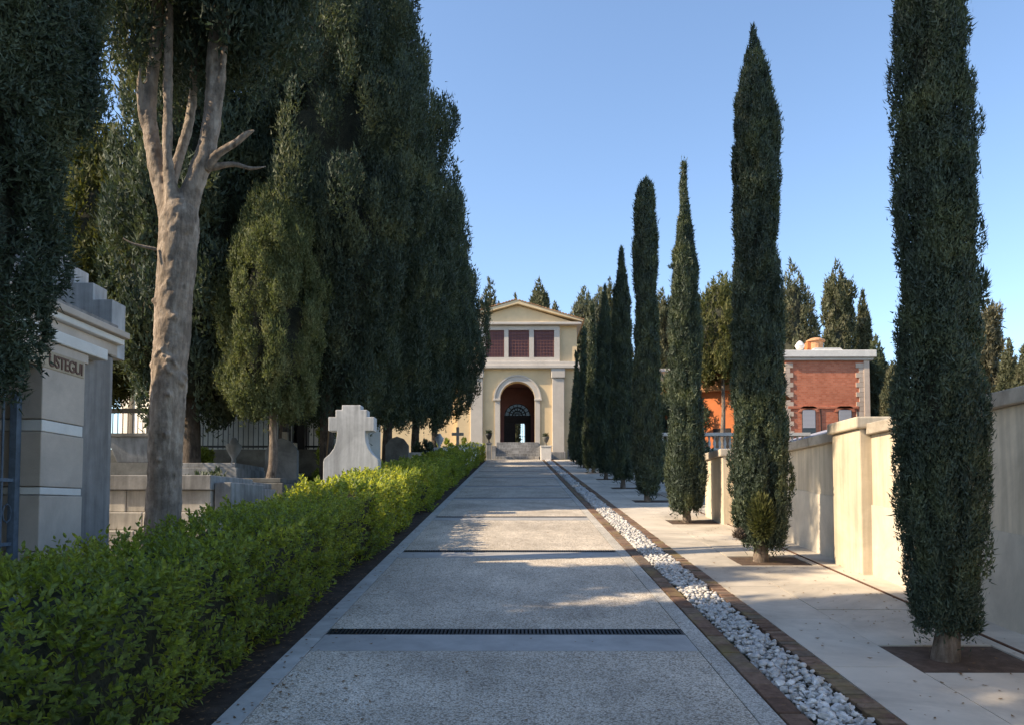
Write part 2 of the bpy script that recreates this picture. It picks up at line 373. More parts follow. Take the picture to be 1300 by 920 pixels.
def chip(seed):
    r = random.Random(seed); bm = bmesh.new()
    for i in range(13):
        v = Vector((r.gauss(0, 1), r.gauss(0, 1), r.gauss(0, 1))).normalized()
        v = Vector((v.x*r.uniform(.85, 1.1), v.y*r.uniform(.7, .95), v.z*r.uniform(.42, .68))); bm.verts.new(v)
    bmesh.ops.convex_hull(bm, input=bm.verts)
    for v in [v for v in bm.verts if not v.link_faces]: bm.verts.remove(v)
    bmesh.ops.triangulate(bm, faces=bm.faces)
    me = bpy.data.meshes.new('stone'); bm.to_mesh(me); bm.free(); me.materials.append(M['white_stone'])
    me.polygons.foreach_set('use_smooth', [False]*len(me.polygons)); return me
chips = [chip(i) for i in range(9)]
chip_v = [np.array([v.co[:] for v in m.vertices]) for m in chips]; chip_f = [np.array([p.vertices[:] for p in m.polygons]) for m in chips]
r = random.Random(11); stones = []
y = 3.6
while y < 44:
    s0 = .028 if y < 18 else .042
    step = (s0*1.75)
    for q in range(int(.35/(s0*1.75))+1):
        for lay in (0, 1) if y < 20 else (0,):
            x = 1.655 + (.305)*(q+.5)/(int(.35/(s0*1.75))+1) + r.uniform(-.03, .03)
            sc = s0*r.choice([.5, .7, .85, 1.0, 1.1, 1.35, 1.7])
            if lay: sc *= .85
            x = min(max(x, 1.63+sc*.8), 1.985-sc*.8)
            stones.append((x, y+r.uniform(-.03, .03), -.028+sc*.3+lay*.027, sc))
    y += step
stones.sort(key=lambda t: t[1])
vis = [t for t in stones if t[1] > 4.02]; first = set(id(t) for t in vis[:295])
Vs = []; Fs = []; off = 0
for t in stones:
    k = r.randrange(9); rot = (r.uniform(0, .7), r.uniform(0, .7), r.uniform(0, 6.28))
    if id(t) in first:
        o = link_mesh('stone', chips[k], None, chan, (t[0], t[1], gz(t[1], t[2])), rot); o.scale = (t[3],)*3
    else:
        m = np.array(Matrix.Rotation(rot[2], 3, 'Z') @ Matrix.Rotation(rot[0], 3, 'X'))
        v = (chip_v[k]*t[3]) @ m.T + np.array([t[0], t[1], gz(t[1], t[2])])
        Vs.append(v); Fs.append(chip_f[k]+off); off += len(v)
tag(link_mesh('loose_stones', fast_mesh('loose_stones', np.concatenate(Vs), np.concatenate(Fs)), M['white_stone'], chan), kind='stuff')

# right pavement: slabs, tree pits, rust strip
pave = empty('pavement', (0, 0, 0), label='pale concrete slab pavement between the stone channel and the cream wall', kind='structure')
TREES_Y = [5.48+4.07*k for k in range(10)]
r = random.Random(5)
g_ = .004
def slab(x0, x1, y0, y1): MB().slab(x0+g_, x1-g_, y0+g_, y1-g_, -.12, r.uniform(-.0025, .0025)).build('slab', M['slab'], pave)
MB().slab(2.135, 3.99, 0.5, 44.2, -.2, -.025).build('bedding', M['soil'], pave)
PX0, PX1 = 2.7, 3.56
y = 1.2
while y < 44: slab(2.132, PX0, y, min(y+1.357, 44.2)); y += 1.357
prev = 1.0
for ty in TREES_Y:
    a, b = ty-.33, ty+.33
    n = max(1, round((a-prev)/1.15))
    for i in range(n): slab(PX0, PX1, prev+(a-prev)*i/n, prev+(a-prev)*(i+1)/n)
    prev = b
    if ty < 40: tag(MB().slab(PX0+.01, PX1-.01, a+.01, b-.01, -.024, -.008).build('tree_pit', M['pit']), 'brown soil of a square tree pit in the pavement', kind='structure')
slab(PX0, PX1, prev, 44.2)
y = 1.0
while y < 44: slab(PX1, 3.645, y, min(y+2.035, 44.2)); y += 2.035
y = 1.4
while y < 14.7: slab(3.668, 4.0, y, min(y+1.2, 14.9)); y += 1.2
MB().slab(3.647, 3.666, 1.0, 44.2, -.1, .008).build('metal_strip', M['rust'], pave)
tag(MB().slab(3.7, 6.2, 15.0, 33.8, -.12, -.008).build('side_ground', M['slab']), 'worn pale paving past the end of the wall', kind='structure')

# dry leaves and needles lying about
V = []; F = []; r = random.Random(17)
for i in range(2300):
    if i < 620: x = r.choice([r.gauss(3.2, .3), r.uniform(2.15, 3.9)]); x = min(max(x, 2.15), 3.85)
    elif i < 900: x = r.uniform(1.5, 2.12)
    elif i < 1800: x = -1.9+abs(r.gauss(0, .16))
    else: x = r.choice([r.uniform(-1.6, -1.0), -1.6+abs(r.gauss(0, .2)), r.uniform(-1.4, 1.4)])
    y = 3.2 + 19*r.random()**1.6; a = r.uniform(0, 6.28); L = r.uniform(.008, .022); W = L*.45; t = r.uniform(-.3, .3)
    n = len(V)
    for dx, dy in ((-L, 0), (0, -W), (L, 0), (0, W)):
        V.append((x+dx*cos(a)-dy*sin(a), y+dx*sin(a)+dy*cos(a), gz(y+dx*sin(a)+dy*cos(a), .007)+abs(dx)*abs(t)))
    F.append((n, n+1, n+2, n+3))
tag(link_mesh('fallen_leaves', fast_mesh('fallen_leaves', V, F), M['drift']), 'small dry brown leaves and needles scattered over the paving', 'fallen leaves', None, 'stuff')

# ------------------------------------------------------------------ cypresses
def flakes(P, N, L, W, seed, up=1.0, droop=0.0):
    """P positions, N outward normals (unit) -> diamond flakes growing up and out"""
    g = np.random.default_rng(seed); n = len(P)
    upv = np.array([0, 0, 1.0]) * (up - droop)
    D = N*0.6 + upv + g.normal(0, .5, (n, 3)); D /= np.linalg.norm(D, axis=1, keepdims=True)
    Wd = np.cross(D, N + g.normal(0, .45, (n, 3))); Wd /= (np.linalg.norm(Wd, axis=1, keepdims=True)+1e-9)
    l = (L*g.uniform(.6, 1.35, n))[:, None]; w_ = (W*g.uniform(.7, 1.3, n))[:, None]
    A = P - D*l*.35 - Wd*w_*.5; B = P - D*l*.3 + Wd*w_*.5; Cc = P + D*l*.65
    V = np.stack([A, B, Cc], 1).reshape(-1, 3)
    F = np.arange(3*n).reshape(n, 3); return V, F
def crown_mesh(prof, H0, H1, plume, L, W, dens, seed, wob=.1, core=.72, flat=1.0, droop=0., elong=2.1, jit=.55):
    """prof(t)->radius, t 0..1 from H0 to H1. returns (leaf mesh, core mesh)"""
    g = np.random.default_rng(seed); H = H1-H0
    ts = np.linspace(0, 1, 60); rs = np.array([prof(t) for t in ts]); area = 2*pi*rs.mean()*H
    npl = int(area/(plume*plume*3.0))+12
    cdf = np.cumsum(rs+0.06); cdf /= cdf[-1]
    t = np.interp((np.arange(npl)+g.random(npl))/npl, cdf, ts); th = np.arange(npl)*2.39996 + g.normal(0, .35, npl)
    ph = g.uniform(0, 6.28, 4)
    Rr = np.interp(t, ts, rs)
    bump = 1 + wob*(np.sin(3*th+ph[0]+5*t*H)*.5 + np.sin(2*th+ph[1]-3.1*t*H)*.6 + g.normal(0, jit, npl))
    a = plume*g.choice([.6, .8, 1., 1.2, 1.7], npl, p=[.12, .25, .36, .2, .07])*np.clip(Rr/rs.max()*1.7, .5, 1)
    rad = np.maximum(Rr*bump - a*.6, 0)
    c = np.stack([rad*np.cos(th), rad*np.sin(th)*flat, H0 + t*H], 1)
    c[:, 2] = np.clip(c[:, 2], H0+a*elong*.6, H1-a*elong*.62)
    per = np.maximum((dens*a*a/np.sum(a*a)).astype(int), 3)      # dens: how many flakes in all
    idx = np.repeat(np.arange(npl), per); n = len(idx)
    u = g.normal(0, 1, (n, 3)); u /= np.linalg.norm(u, axis=1, keepdims=True)
    out = np.stack([np.cos(th), np.sin(th), np.zeros(npl)], 1)[idx]
    u = u + out*.75; u /= np.linalg.norm(u, axis=1, keepdims=True)
    aa = a[idx][:, None]
    P = c[idx] + u*aa*np.array([1, 1, elong])*np.where(g.random((n, 1)) < .12, g.uniform(1.0, 1.4, (n, 1)), g.uniform(.7, 1.04, (n, 1)))
    V, F = flakes(P, u, L, W, seed+1, droop=droop)
    leaf = fast_mesh('foliage', V, F)
    # solid dark core with an uneven outline, added to block light through the crown
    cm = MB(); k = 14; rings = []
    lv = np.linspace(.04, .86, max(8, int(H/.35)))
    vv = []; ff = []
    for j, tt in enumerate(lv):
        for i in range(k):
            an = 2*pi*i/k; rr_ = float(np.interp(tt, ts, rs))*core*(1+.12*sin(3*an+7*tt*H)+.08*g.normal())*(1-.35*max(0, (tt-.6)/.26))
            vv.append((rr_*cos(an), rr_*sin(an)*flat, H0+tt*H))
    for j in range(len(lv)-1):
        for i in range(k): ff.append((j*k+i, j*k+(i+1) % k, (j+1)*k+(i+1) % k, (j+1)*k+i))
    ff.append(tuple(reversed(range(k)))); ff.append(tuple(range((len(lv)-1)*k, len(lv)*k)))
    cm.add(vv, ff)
    return leaf, cm
def col_prof(r, top=.78, bot=.06, waist=0.0, r_top=.72):
    def f(t):
        if t < bot: return r*(.72+.28*t/bot)
        if t > top:
            q = (t-top)/(1-top); return r*(r_top*(1-q**1.05)+.03)
        q = (t-bot)/(top-bot); return r*(1-(1-r_top)*q + waist*sin(q*9))
    return f
def cone_prof(r, bot=.12, p=.8, r0=.55):
    def f(t):
        if t < bot: return r*(r0+(1-r0)*t/bot)
        q = (t-bot)/(1-bot); return r*max(.03, (1-q**p*0.97))
    return f
def ell_prof(r, p=1.6):
    return lambda t: r*max(.04, (1-abs(2*t-.85)**2.2*.7 if t < .75 else (1-(t-.75)/.25)**.7*.72+.05))
def tree(name, label, x, y, H, prof, h0, trunk_r, mat, plume=.14, L=.06, W=.025, dens=4000, seed=1, cat='cypress', group=None, elong=2.1, jit=.55,
         bark='bark', wob=.1, core=.72, flat=1., droop=0., lean=(0, 0), ground_z=None, rz=0, trunk_top=.6):
    z = gz(y, -.03) if ground_z is None else ground_z
    t = empty(name, (x, y, z), rz, label, cat, group)
    leaf, cm = crown_mesh(prof, h0, H, plume, L, W, dens, seed, wob, core, flat, droop, elong, jit)
    o = link_mesh('crown', leaf, M[mat], t); o['kind'] = 'stuff'
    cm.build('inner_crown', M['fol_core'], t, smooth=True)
    rn = random.Random(seed); n = 12; top = h0 + (H-h0)*trunk_top
    pts = [(rn.uniform(-.01, .01)*i, rn.uniform(-.01, .01)*i, -.15 + (top+.15)*(i/(n-1))**1.5) for i in range(n)]
    rad = [trunk_r*(1.35-.35*min(1, i/2.5))*(1-.75*(i/(n-1))) for i in range(n)]
    MB().tube(pts, rad, 12, .1, rn).build('trunk', M[bark], t, smooth=True)
    if lean != (0, 0): t.rotation_euler = (lean[1], lean[0], rz)
    return t

GR = 'row of slender cypresses in the pavement tree pits'
# (height, radius, top fraction, label)
row = [   # height, radius, where the top starts to taper, radius there, flakes, label
 (7.6, .242, .97, .84, 200000, 'nearest slender cypress, tall and dark, in the square pit at right, top out of frame'),
 (6.8, .285, .84, .74, 150000, 'second slender cypress from the camera, dark with a pale tuft low on its trunk'),
 (6.5, .275, .62, .66, 100000, 'third slender cypress, sunlit green on its left side with a thin pointed tip'),
 (7.6, .262, .93, .76, 80000, 'fourth slender cypress, narrow and dark with a rounded top'),
 (6.9, .30, .75, .66, 55000, 'fifth slender cypress, ragged, dark above and lighter green at its foot'),
 (6.6, .29, .7, .66, 45000, 'sixth slender cypress, half hidden behind the ragged one'),
 (6.7, .36, .5, .5, 45000, 'seventh slender cypress, dark and pointed, just right of the gatehouse'),
 (6.2, .36, .5, .5, 35000, 'eighth slender cypress, dark, in front of the gatehouse side'),
 (5.6, .36, .5, .5, 30000, 'last slender cypress, smallest, against the gatehouse pilaster'),
]
for i, (H, rd, top, rt, nf, lab) in enumerate(row):
    y = TREES_Y[i]; far = y/5.48
    L = .042*far**.72
    t = tree('slender_cypress', lab, 3.03, y, H, col_prof(rd, top, .07, .03, rt), [.28, .3, .33, .35, .4, .4, .4, .4, .4][i], .085 if i < 2 else .075, 'cyp_row',
         plume=[.06,.065,.075,.09,.1,.11,.12,.12,.12][i], L=L, W=L*.3, dens=nf, seed=40+i*3, group=GR, wob=.13, core=.68, rz=i*1.3, elong=3.2, jit=.85)
# the pale tuft low on the second one and loose sprigs on the nearer trees
def tuft(parent, c, rad, n, L, W, mat, seed, name='sprig_tuft'):
    g = np.random.default_rng(seed); u = g.normal(0, 1, (n, 3)); u /= np.linalg.norm(u, axis=1, keepdims=True)
    P = np.array(c) + u*np.array(rad)*(g.random((n, 1))**.4)
    V, F = flakes(P, u, L, W, seed); o = link_mesh(name, fast_mesh(name, V, F), M[mat], parent); o['kind'] = 'stuff'; return o
t2 = [o for o in C.objects if o.get('label') == row[1][5]][0]; t2.rotation_euler = (0, 0, 0)
tag(tuft(t2, (-.08, -.3, .58), (.17, .1, .3), 1500, .06, .02, 'cyp_olive', 5), 'lighter green tuft low on the crown')
tag(tuft(t2, (-.27, -.05, .36), (.09, .07, .07), 350, .05, .02, 'bark', 6), 'brown dry tuft beside the trunk')
for lab_, items in ((row[0][5], [((.3, -.05, 2.65), (.05, .05, .16)), ((-.29, 0, 1.5), (.04, .05, .09)), ((.27, 0, 1.0), (.06, .05, .08))]),
                   (row[1][5], [((-.29, 0, 2.95), (.08, .05, .06)), ((.3, 0, 1.6), (.05, .05, .1))]),
                   (row[2][5], [((-.2, 0, 4.6), (.1, .08, .06)), ((.2, 0, 4.0), (.07, .08, .12)), ((-.24, 0, 3.7), (.07, .08, .06))])):
    tt_ = [o for o in C.objects if o.get('label') == lab_][0]; tt_.rotation_euler = (0, 0, 0)
    for k_, (c_, r_) in enumerate(items): tuft(tt_, c_, r_, 260, .05, .015, 'cyp_row', 20+k_, 'loose_sprig')
t1 = [o for o in C.objects if o.get('label') == row[0][5]][0]; t1.rotation_euler = (0, 0, 0)
tuft(t1, (.16, -.05, .27), (.1, .08, .09), 260, .045, .016, 'cyp_row', 8)

# ------------------------------------------------------------------ left side trees
GL = 'tall dark cypresses behind the hedge'
tree('foreground_cypress', 'broad dark cypress at the left edge hanging in front of the tomb sign', -3.78, 5.0, 9.6,
     lambda t: np.interp(t, [0, .04, .1, .2, .3, .42, .55, .8, 1.0], [.34, .48, .58, .62, .7, .86, .9, .8, .05]),
     1.88, .16, 'cyp_dark', plume=.13, L=.06, W=.018, dens=260000, seed=201, wob=.15, core=.66, bark='bark_dark', droop=.6)
left = [  # x, y, H, r, h0, label
 (-4.35, 17.6, 16.3, 1.95, 1.9, 'first tall dark cypress behind the white stepped gravestone, with a pale vine on its trunk'),
 (-4.3, 20.2, 15.6, 2.25, 1.9, 'second tall dark cypress in the left row'),
 (-4.3, 25.7, 14.4, 2.15, 2.0, 'third tall dark cypress in the left row, over the sunlit hedge'),
 (-4.2, 31.8, 13.6, 2.2, 1.9, 'fourth tall dark cypress in the left row'),
  (-4.0, 37.6, 11.8, 2.25, 2.3, 'last dark cypress in the left row, overlapping the gatehouse windows'),
]
for i, (x, y, H, rd, h0, lab) in enumerate(left):
    tree('tall_cypress', lab, x, y, H, cone_prof(rd, .3, 2.6, .45), h0, .2, 'cyp_dark', plume=.24+.02*i, L=.11*(1+.15*i), W=.036*(1+.16*i), dens=[190000,150000,110000,80000,70000][i], seed=300+i*5,
         group=GL, wob=.22, core=.6, elong=2.4, bark='bark_dark', rz=i)
# small sunlit cypress
tree('small_cypress', 'olive green sunlit small cypress on a bare pale trunk behind the hedge', -4.98, 15.6, 7.0, lambda t: .92*(.7+.3*min(1, t/.2))*(1 if t < .35 else max(.05, 1-((t-.35)/.65)**2.6)),
     1.95, .13, 'cyp_light', plume=.15, L=.075, W=.026, dens=100000, seed=411, wob=.13, core=.6, bark='bark')
# big pale multi-stem tree
big = empty('forked_tree', (-4.12, 8.95, gz(8.95)), 0, 'big tree with a pale scarred trunk forking into four bare limbs beside the tomb', 'tree')
rn = random.Random(9)
def path_pts(keys, n):
    out = []
    for i in range(n):
        t = i/(n-1)*(len(keys)-1); k = min(int(t), len(keys)-2); f = t-k
        p0 = keys[max(k-1, 0)]; p1 = keys[k]; p2 = keys[k+1]; p3 = keys[min(k+2, len(keys)-1)]
        out.append(tuple(.5*((2*p1[j])+(-p0[j]+p2[j])*f+(2*p0[j]-5*p1[j]+4*p2[j]-p3[j])*f*f+(-p0[j]+3*p1[j]-3*p2[j]+p3[j])*f**3) for j in range(4)))
    return out
def limb(mb, keys, n=26, k=16, wob=.05):
    P = path_pts(keys, n); mb.tube([p[:3] for p in P], [max(.006, p[3]) for p in P], k, wob, rn)
tr = MB()
limb(tr, [(0,0,-.2,.33),(0,0,.1,.26),(.01,0,.8,.205),(.03,0,1.7,.21),(.06,0,2.4,.212),(.09,0,3.1,.222),(.12,0,3.7,.235),(.14,0,4.05,.24),(.15,0,4.25,.2),(.15,0,4.4,.1)], 50, 22, .045)
limb(tr, [(.06,.0,3.7,0.123),(-.02,.02,4.25,0.127),(-.15,.03,4.7,0.115),(-.26,.05,5.1,0.098),(-.31,.07,5.5,0.086),(-.27,.08,6.0,0.078),(-.24,.1,6.7,0.082),(-.3,.12,8.5,0.057),(-.3,.1,10.5,0.025)])
limb(tr, [(-.29,.04,5.1,0.041),(-.385,-.0,5.4,0.034),(-.40,-.02,5.75,0.030),(-.385,-.03,5.98,0.016)])
limb(tr, [(.12,-.05,3.9,0.098),(.08,-.1,4.4,0.082),(.02,-.1,4.8,0.066),(.0,-.08,5.4,0.059),(-.02,-.05,6.3,0.054),(-.05,0,8.5,0.033)])
limb(tr, [(.18,.02,3.8,0.139),(.24,.02,4.3,0.131),(.36,.03,4.7,0.123),(.47,.05,5.05,0.115),(.51,.08,5.5,0.107),(.51,.1,6.0,0.098),(.53,.12,6.9,0.082),(.6,.15,8.6,0.057),(.55,.1,10.5,0.025)])
limb(tr, [(.5,.08,5.2,0.066),(.62,.05,5.7,0.049),(.7,.02,6.5,0.041),(.9,0,8.2,0.025)])
limb(tr, [(.0,.2,3.6,0.098),(-.1,.28,4.6,0.074),(.12,.38,5.8,0.057),(.1,.4,8,0.041)])
for (a, z, s_, o_) in ((-1.2, 2.35, .075, 1), (-1.9, 2.45, .07, 1), (-1.35, 1.55, .03, 1), (-1.6, 1.25, .03, 1), (-1.1, 2.9, .04, 1), (-2.5, 3.1, .04, 1), (-1.5, 3.3, .03, 1), (-1.25, 2.0, .03, 1), (-2.9, 2.33, .06, 1), (-.4, 2.2, .05, 1)):
    rr_ = .228 + .02*max(0, (z-2.4)); cx, cy = .03+.02*z+rr_*cos(a), rr_*sin(a)
    if s_ > .045:      # raised scar rims, broken rather than round
        for q in range(7):
            an = q*.75+rn.random()*.4; ex = s_*(1+rn.uniform(-.2, .35))
            px_, pz_ = cx - sin(a)*ex*cos(an)*.75, z+ex*sin(an); py_ = cy + cos(a)*ex*cos(an)*.75
            tr.tube([(px_-cos(a)*.04, py_-sin(a)*.04, pz_), (px_+cos(a)*.014, py_+sin(a)*.014, pz_+.01)], [.034, .018], 7)
    else: tr.tube([(cx-cos(a)*.05, cy-sin(a)*.05, z), (cx+cos(a)*.02, cy+sin(a)*.02, z+.02)], [s_*1.2, s_*.7], 8)
tko = tr.build('trunk', M['bark_pale'], big, smooth=True)
rm = tko.modifiers.new('fuse', 'REMESH'); rm.mode = 'VOXEL'; rm.voxel_size = .02; rm.use_smooth_shade = True
sm = tko.modifiers.new('soften', 'SMOOTH'); sm.factor = .5; sm.iterations = 5
for nm_, sc_, st_ in (('lumps', .22, .03), ('ridges', .05, .02)):
    tx = bpy.data.textures.new(nm_, 'CLOUDS'); tx.noise_scale = sc_; tx.noise_depth = 3
    dm = tko.modifiers.new(nm_, 'DISPLACE'); dm.texture = tx; dm.strength = st_; dm.mid_level = .5
def add_limb(*keysets):
    m = MB()
    for ks in keysets: limb(m, ks)
    m.build('limb', M['bark_pale'], big, smooth=True)
add_limb([(.45,.02,4.75,.075),(.62,-.02,4.9,.05),(.85,-.05,5.02,.04),(1.0,-.05,5.13,.034),(1.1,-.06,5.17,.008)])
add_limb([(.45,.05,4.76,.05),(.78,.08,4.82,.03),(1.0,.1,4.78,.022),(1.2,.1,4.8,.006)])
add_limb([(-.05,-.2,3.7,.02),(-.3,-.28,3.74,.012),(-.42,-.3,3.8,.005)])
big.scale = (.93, .93, 1)
# its high crown, above and at the top of the frame
g = np.random.default_rng(77)
Vb = []; Fb = []; off = 0
def clumps(cs, rad, per, L, W, seed, droop=0.):
    g = np.random.default_rng(seed); cs = np.asarray(cs, float); n = len(cs)*per; idx = np.repeat(np.arange(len(cs)), per)
    u = g.normal(0, 1, (n, 3)); u /= np.linalg.norm(u, axis=1, keepdims=True)
    rr_ = np.asarray(rad)[idx][:, None] if np.ndim(rad) else rad
    P = cs[idx] + u*rr_*np.array([1, 1, 1.3])*(g.random((n, 1))**.35)
    return flakes(P, u, L, W, seed+1, droop=droop)
cs = []
for i in range(230):
    a = g.uniform(0, 6.28); z = g.uniform(6.8, 13); rmax = 2.3*min(1, (z-5.6)/2.4)*(1 if z < 10 else (13-z)/3)
    q = rmax*math.sqrt(g.uniform(.12, 1)); cs.append((.1+q*cos(a), q*sin(a)+.1, z))
for i in range(46): cs.append((g.uniform(-1.1, 1.5), g.uniform(-.4, 1.0), g.uniform(6.15, 7.2)))
V_, F_ = clumps(cs, .38, 330, .11, .035, 78)
o = link_mesh('crown', fast_mesh('crown', V_, F_), M['cyp_dark'], big); o['kind'] = 'stuff'
# background trees on the left (behind tomb and fence), and unseen trees added left of the frame to shade the avenue
GB = 'dark trees behind the graves'
lb = [(-7.0, 16.5, 13, 1.5, 1.9, 'cyp_dark', 'dark cypress behind the forked tree, with low drooping foliage'),
      (-10.1, 18.2, 9.3, 1.5, 2.6, 'cyp_olive', 'olive tinged cypress seen between the tomb and the forked tree'),
      (-13.2, 21.5, 15, 1.9, 2.6, 'cyp_dark', 'dark cypress over the stepped tomb roof'),
      (-7.4, 24.6, 16, 1.8, 3.2, 'cyp_dark', 'tall dark cypress behind the small olive cypress'),
      (-13.6, 27.5, 13.5, 2.2, 3.2, 'cyp_dark', 'farthest dark cypress left of the forked trunk'),
      (-10.2, 31.0, 17, 2.2, 3.0, 'cyp_dark', 'tall dark cypress beyond the iron fence'),
      (-6.9, 31.6, 15, 2.0, 3.2, 'cyp_dark', 'dark cypress behind the left row, partly hidden')]
for i, (x, y, H, rd, h0, mt, lab) in enumerate(lb):
    tree('background_cypress', lab, x, y, H, cone_prof(rd, .2, 2.6, .5), h0, .24, mt, plume=.28, L=.16, W=.055, dens=[70000,60000,36000,36000,26000,26000,26000][i], seed=500+i*7, group=GB, wob=.22, core=.62 if i in (1,) else .7, bark='bark_dark', rz=i*.7)
GS = 'cypresses beside the avenue left of the view'
for i, (x, y, H, rd, h0) in enumerate([(-6.6, -.6, 12, 1.5, 1.2), (-9.5, 3.3, 17, 1.7, 1.0), (-9.5, 6.2, 9.4, 1.6, .8), (-9.5, -.2, 16, 1.8, 1.0)]):
    tree('side_cypress', ['cypress left of the view, nearest the hedge', 'tallest cypress left of the view, behind the stepped tomb', 'short cypress left of the view, past the stepped tomb', 'tall cypress left of the view, before the tomb door'][i], x, y, H, cone_prof(rd, .14, 1.6, .6), h0, .24, 'cyp_dark', plume=.5, L=.4, W=.18, dens=7000, seed=600+i, group=GS, core=.8, bark='bark_dark')

# ------------------------------------------------------------------ hedge
HX0, HX1, HH = -2.82, -1.8, .84
hedge = empty('hedge', (-2.3, 2.0, gz(2.0)), 0, 'long low clipped hedge of glossy green leaves along the left side of the path', 'hedge')
hp = Vector((-2.3, 2.0, gz(2.0)))
def hedge_core():  # dark filler added inside the hedge to block light between the leaves
    V = []; F = []; r = random.Random(2); ys = np.arange(1.6, 43.6, .3)
    prof = [(-1.98, .0), (-1.93, .25), (-1.93, .55), (-2.02, .72), (-2.3, .76), (-2.6, .74), (-2.68, .5), (-2.66, 0)]
    for y in ys:
        for (x, h) in prof: V.append((x+r.uniform(-.04, .04)-hp.x, y-hp.y, gz(y, h+r.uniform(-.04, .04))-hp.z))
    k = len(prof)
    for j in range(len(ys)-1):
        for i in range(k-1): F.append((j*k+i, j*k+i+1, (j+1)*k+i+1, (j+1)*k+i))
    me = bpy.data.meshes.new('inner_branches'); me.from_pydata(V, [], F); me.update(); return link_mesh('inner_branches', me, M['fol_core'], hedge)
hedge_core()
def shoots(y0, y1, per_m, leafL, nleaf, seed, faces=4):
    g = np.random.default_rng(seed); n = int((y1-y0)*per_m)
    y = g.uniform(y0, y1, n); q = g.random(n)      # perimeter: front .85, top 1.05, back .5
    x = np.empty(n); h = np.empty(n); N = np.zeros((n, 3))
    per = np.array([.9, 1.95, 2.3])/2.3
    fr = q < per[0]; tp = (q >= per[0]) & (q < per[1]); bk = q >= per[1]
    wav = .045*np.sin(y*2.1)+.03*np.sin(y*5.3+1)+.03*np.sin(y*1.1+2)
    x[fr] = HX1 - .02 + g.normal(0, .035, fr.sum()) + wav[fr]; h[fr] = (q[fr]/per[0])**.85*.84+.04; N[fr] = (1, 0, .25)
    x[tp] = HX0 + (HX1-HX0)*(g.random(tp.sum())); h[tp] = HH + wav[tp]*.9 + g.normal(0, .035, tp.sum()); N[tp] = (0, 0, 1)
    edge = np.abs((x-(HX0+HX1)/2)/((HX1-HX0)/2)); h = np.where(tp, h-.07*edge**4, h); N[tp, 0] += .5*((x[tp]-(HX0+HX1)/2)/.5)
    x[bk] = HX0 + g.normal(0, .04, bk.sum()); h[bk] = g.uniform(.1, .82, bk.sum()); N[bk] = (-1, 0, .2)
    x = np.where(fr & (h < .25), x-.05*(1-h/.25), x)
    D = N*.8 + np.array([0, 0, .55]) + g.normal(0, .3, (n, 3)); D /= np.linalg.norm(D, axis=1, keepdims=True)
    SL = g.uniform(.07, .17, n)*np.where(tp, 1.15, 1.0); SL = np.where(tp & (g.random(n) < .1), SL*1.7, SL)
    base = np.stack([x, y, h+S*y], 1) - D*(SL*.62)[:, None]
    A = np.cross(D, g.normal(0, 1, (n, 3))); A /= np.linalg.norm(A, axis=1, keepdims=True); B = np.cross(D, A)
    out = []
    for k in range(nleaf):
        t = (k+.6)/nleaf; an = k*2.4 + g.uniform(0, .5, n)
        side = A*np.cos(an)[:, None] + B*np.sin(an)[:, None]
        open_ = 1.25 - .75*t
        ld = D*.75 + side*open_ + g.normal(0, .15, (n, 3)); ld /= np.linalg.norm(ld, axis=1, keepdims=True)
        p = base + D*(SL*t)[:, None]
        wv = np.cross(ld, D + g.normal(0, .2, (n, 3))); wv /= (np.linalg.norm(wv, axis=1, keepdims=True)+1e-9)
        nv = np.cross(wv, ld); L = leafL*g.uniform(.65, 1.2, n)*(1.0-.25*t); out.append((p, ld, wv, nv, L, y))
    return [np.concatenate([o[i] for o in out]) for i in range(6)]
def leaves_mesh(p, ld, wv, nv, L):
    L = L[:, None]; W = L*.24
    a = p; b = p+ld*L*.32+wv*W*.92+nv*L*.06; c = p+ld*L*.72+wv*W*.8+nv*L*.05; d = p+ld*L; e = p+ld*L*.72-wv*W*.8+nv*L*.05; f = p+ld*L*.32-wv*W*.92+nv*L*.06
    m1 = p+ld*L*.5-nv*L*.02
    V = np.stack([a, b, c, d, e, f, m1], 1).reshape(-1, 3); n = len(p)
    i = np.arange(n)[:, None]*7
    F = np.concatenate([i+np.array([[0, 1, 6]]), i+np.array([[1, 2, 6]]), i+np.array([[2, 3, 6]]), i+np.array([[3, 4, 6]]), i+np.array([[4, 5, 6]]), i+np.array([[5, 0, 6]])])
    return V, F
hv = np.array(hp)
a1 = shoots(1.8, 9.0, 400, .06, 9, 1)
# the largest-looking leaves are leaf objects of their own
sel_ok = (a1[5] > 3.2) & (a1[0][:, 0] > -.66*a1[5]) & (a1[0][:, 0] > -2.6)
cand = np.where(sel_ok)[0]; order = cand[np.argsort(a1[5][cand])]
pick = order[::3][:290]
mask = np.ones(len(a1[5]), bool); mask[pick] = False
V_, F_ = leaves_mesh(*[a1[i][mask] for i in range(5)])
o = link_mesh('foliage', fast_mesh('foliage', V_-hv, F_), M['hedge'], hedge); o['kind'] = 'stuff'
one = [np.array([[0., 0, 0]]), np.array([[0., 1, 0]]), np.array([[1., 0, 0]]), np.array([[0., 0, 1]]), np.array([1.])]
V1, F1 = leaves_mesh(*one); lm = fast_mesh('leaf', V1, F1); lm.materials.append(M['hedge'])
for i in pick:
    m = Matrix((tuple(a1[2][i]), tuple(a1[1][i]), tuple(a1[3][i]))).transposed()
    o = link_mesh('leaf', lm, None, hedge, tuple(a1[0][i]-hv)); o.rotation_euler = m.to_euler(); o.scale = (float(a1[4][i]),)*3
for (y0, y1, pm, LL, nl, sd) in ((9.0, 18.0, 260, .085, 8, 2), (18.0, 43.4, 110, .13, 7, 3)):
    a = shoots(y0, y1, pm, LL, nl, sd); V_, F_ = leaves_mesh(*a[:5])
    o = link_mesh('foliage', fast_mesh('foliage', V_-hv, F_), M['hedge'], hedge); o['kind'] = 'stuff'
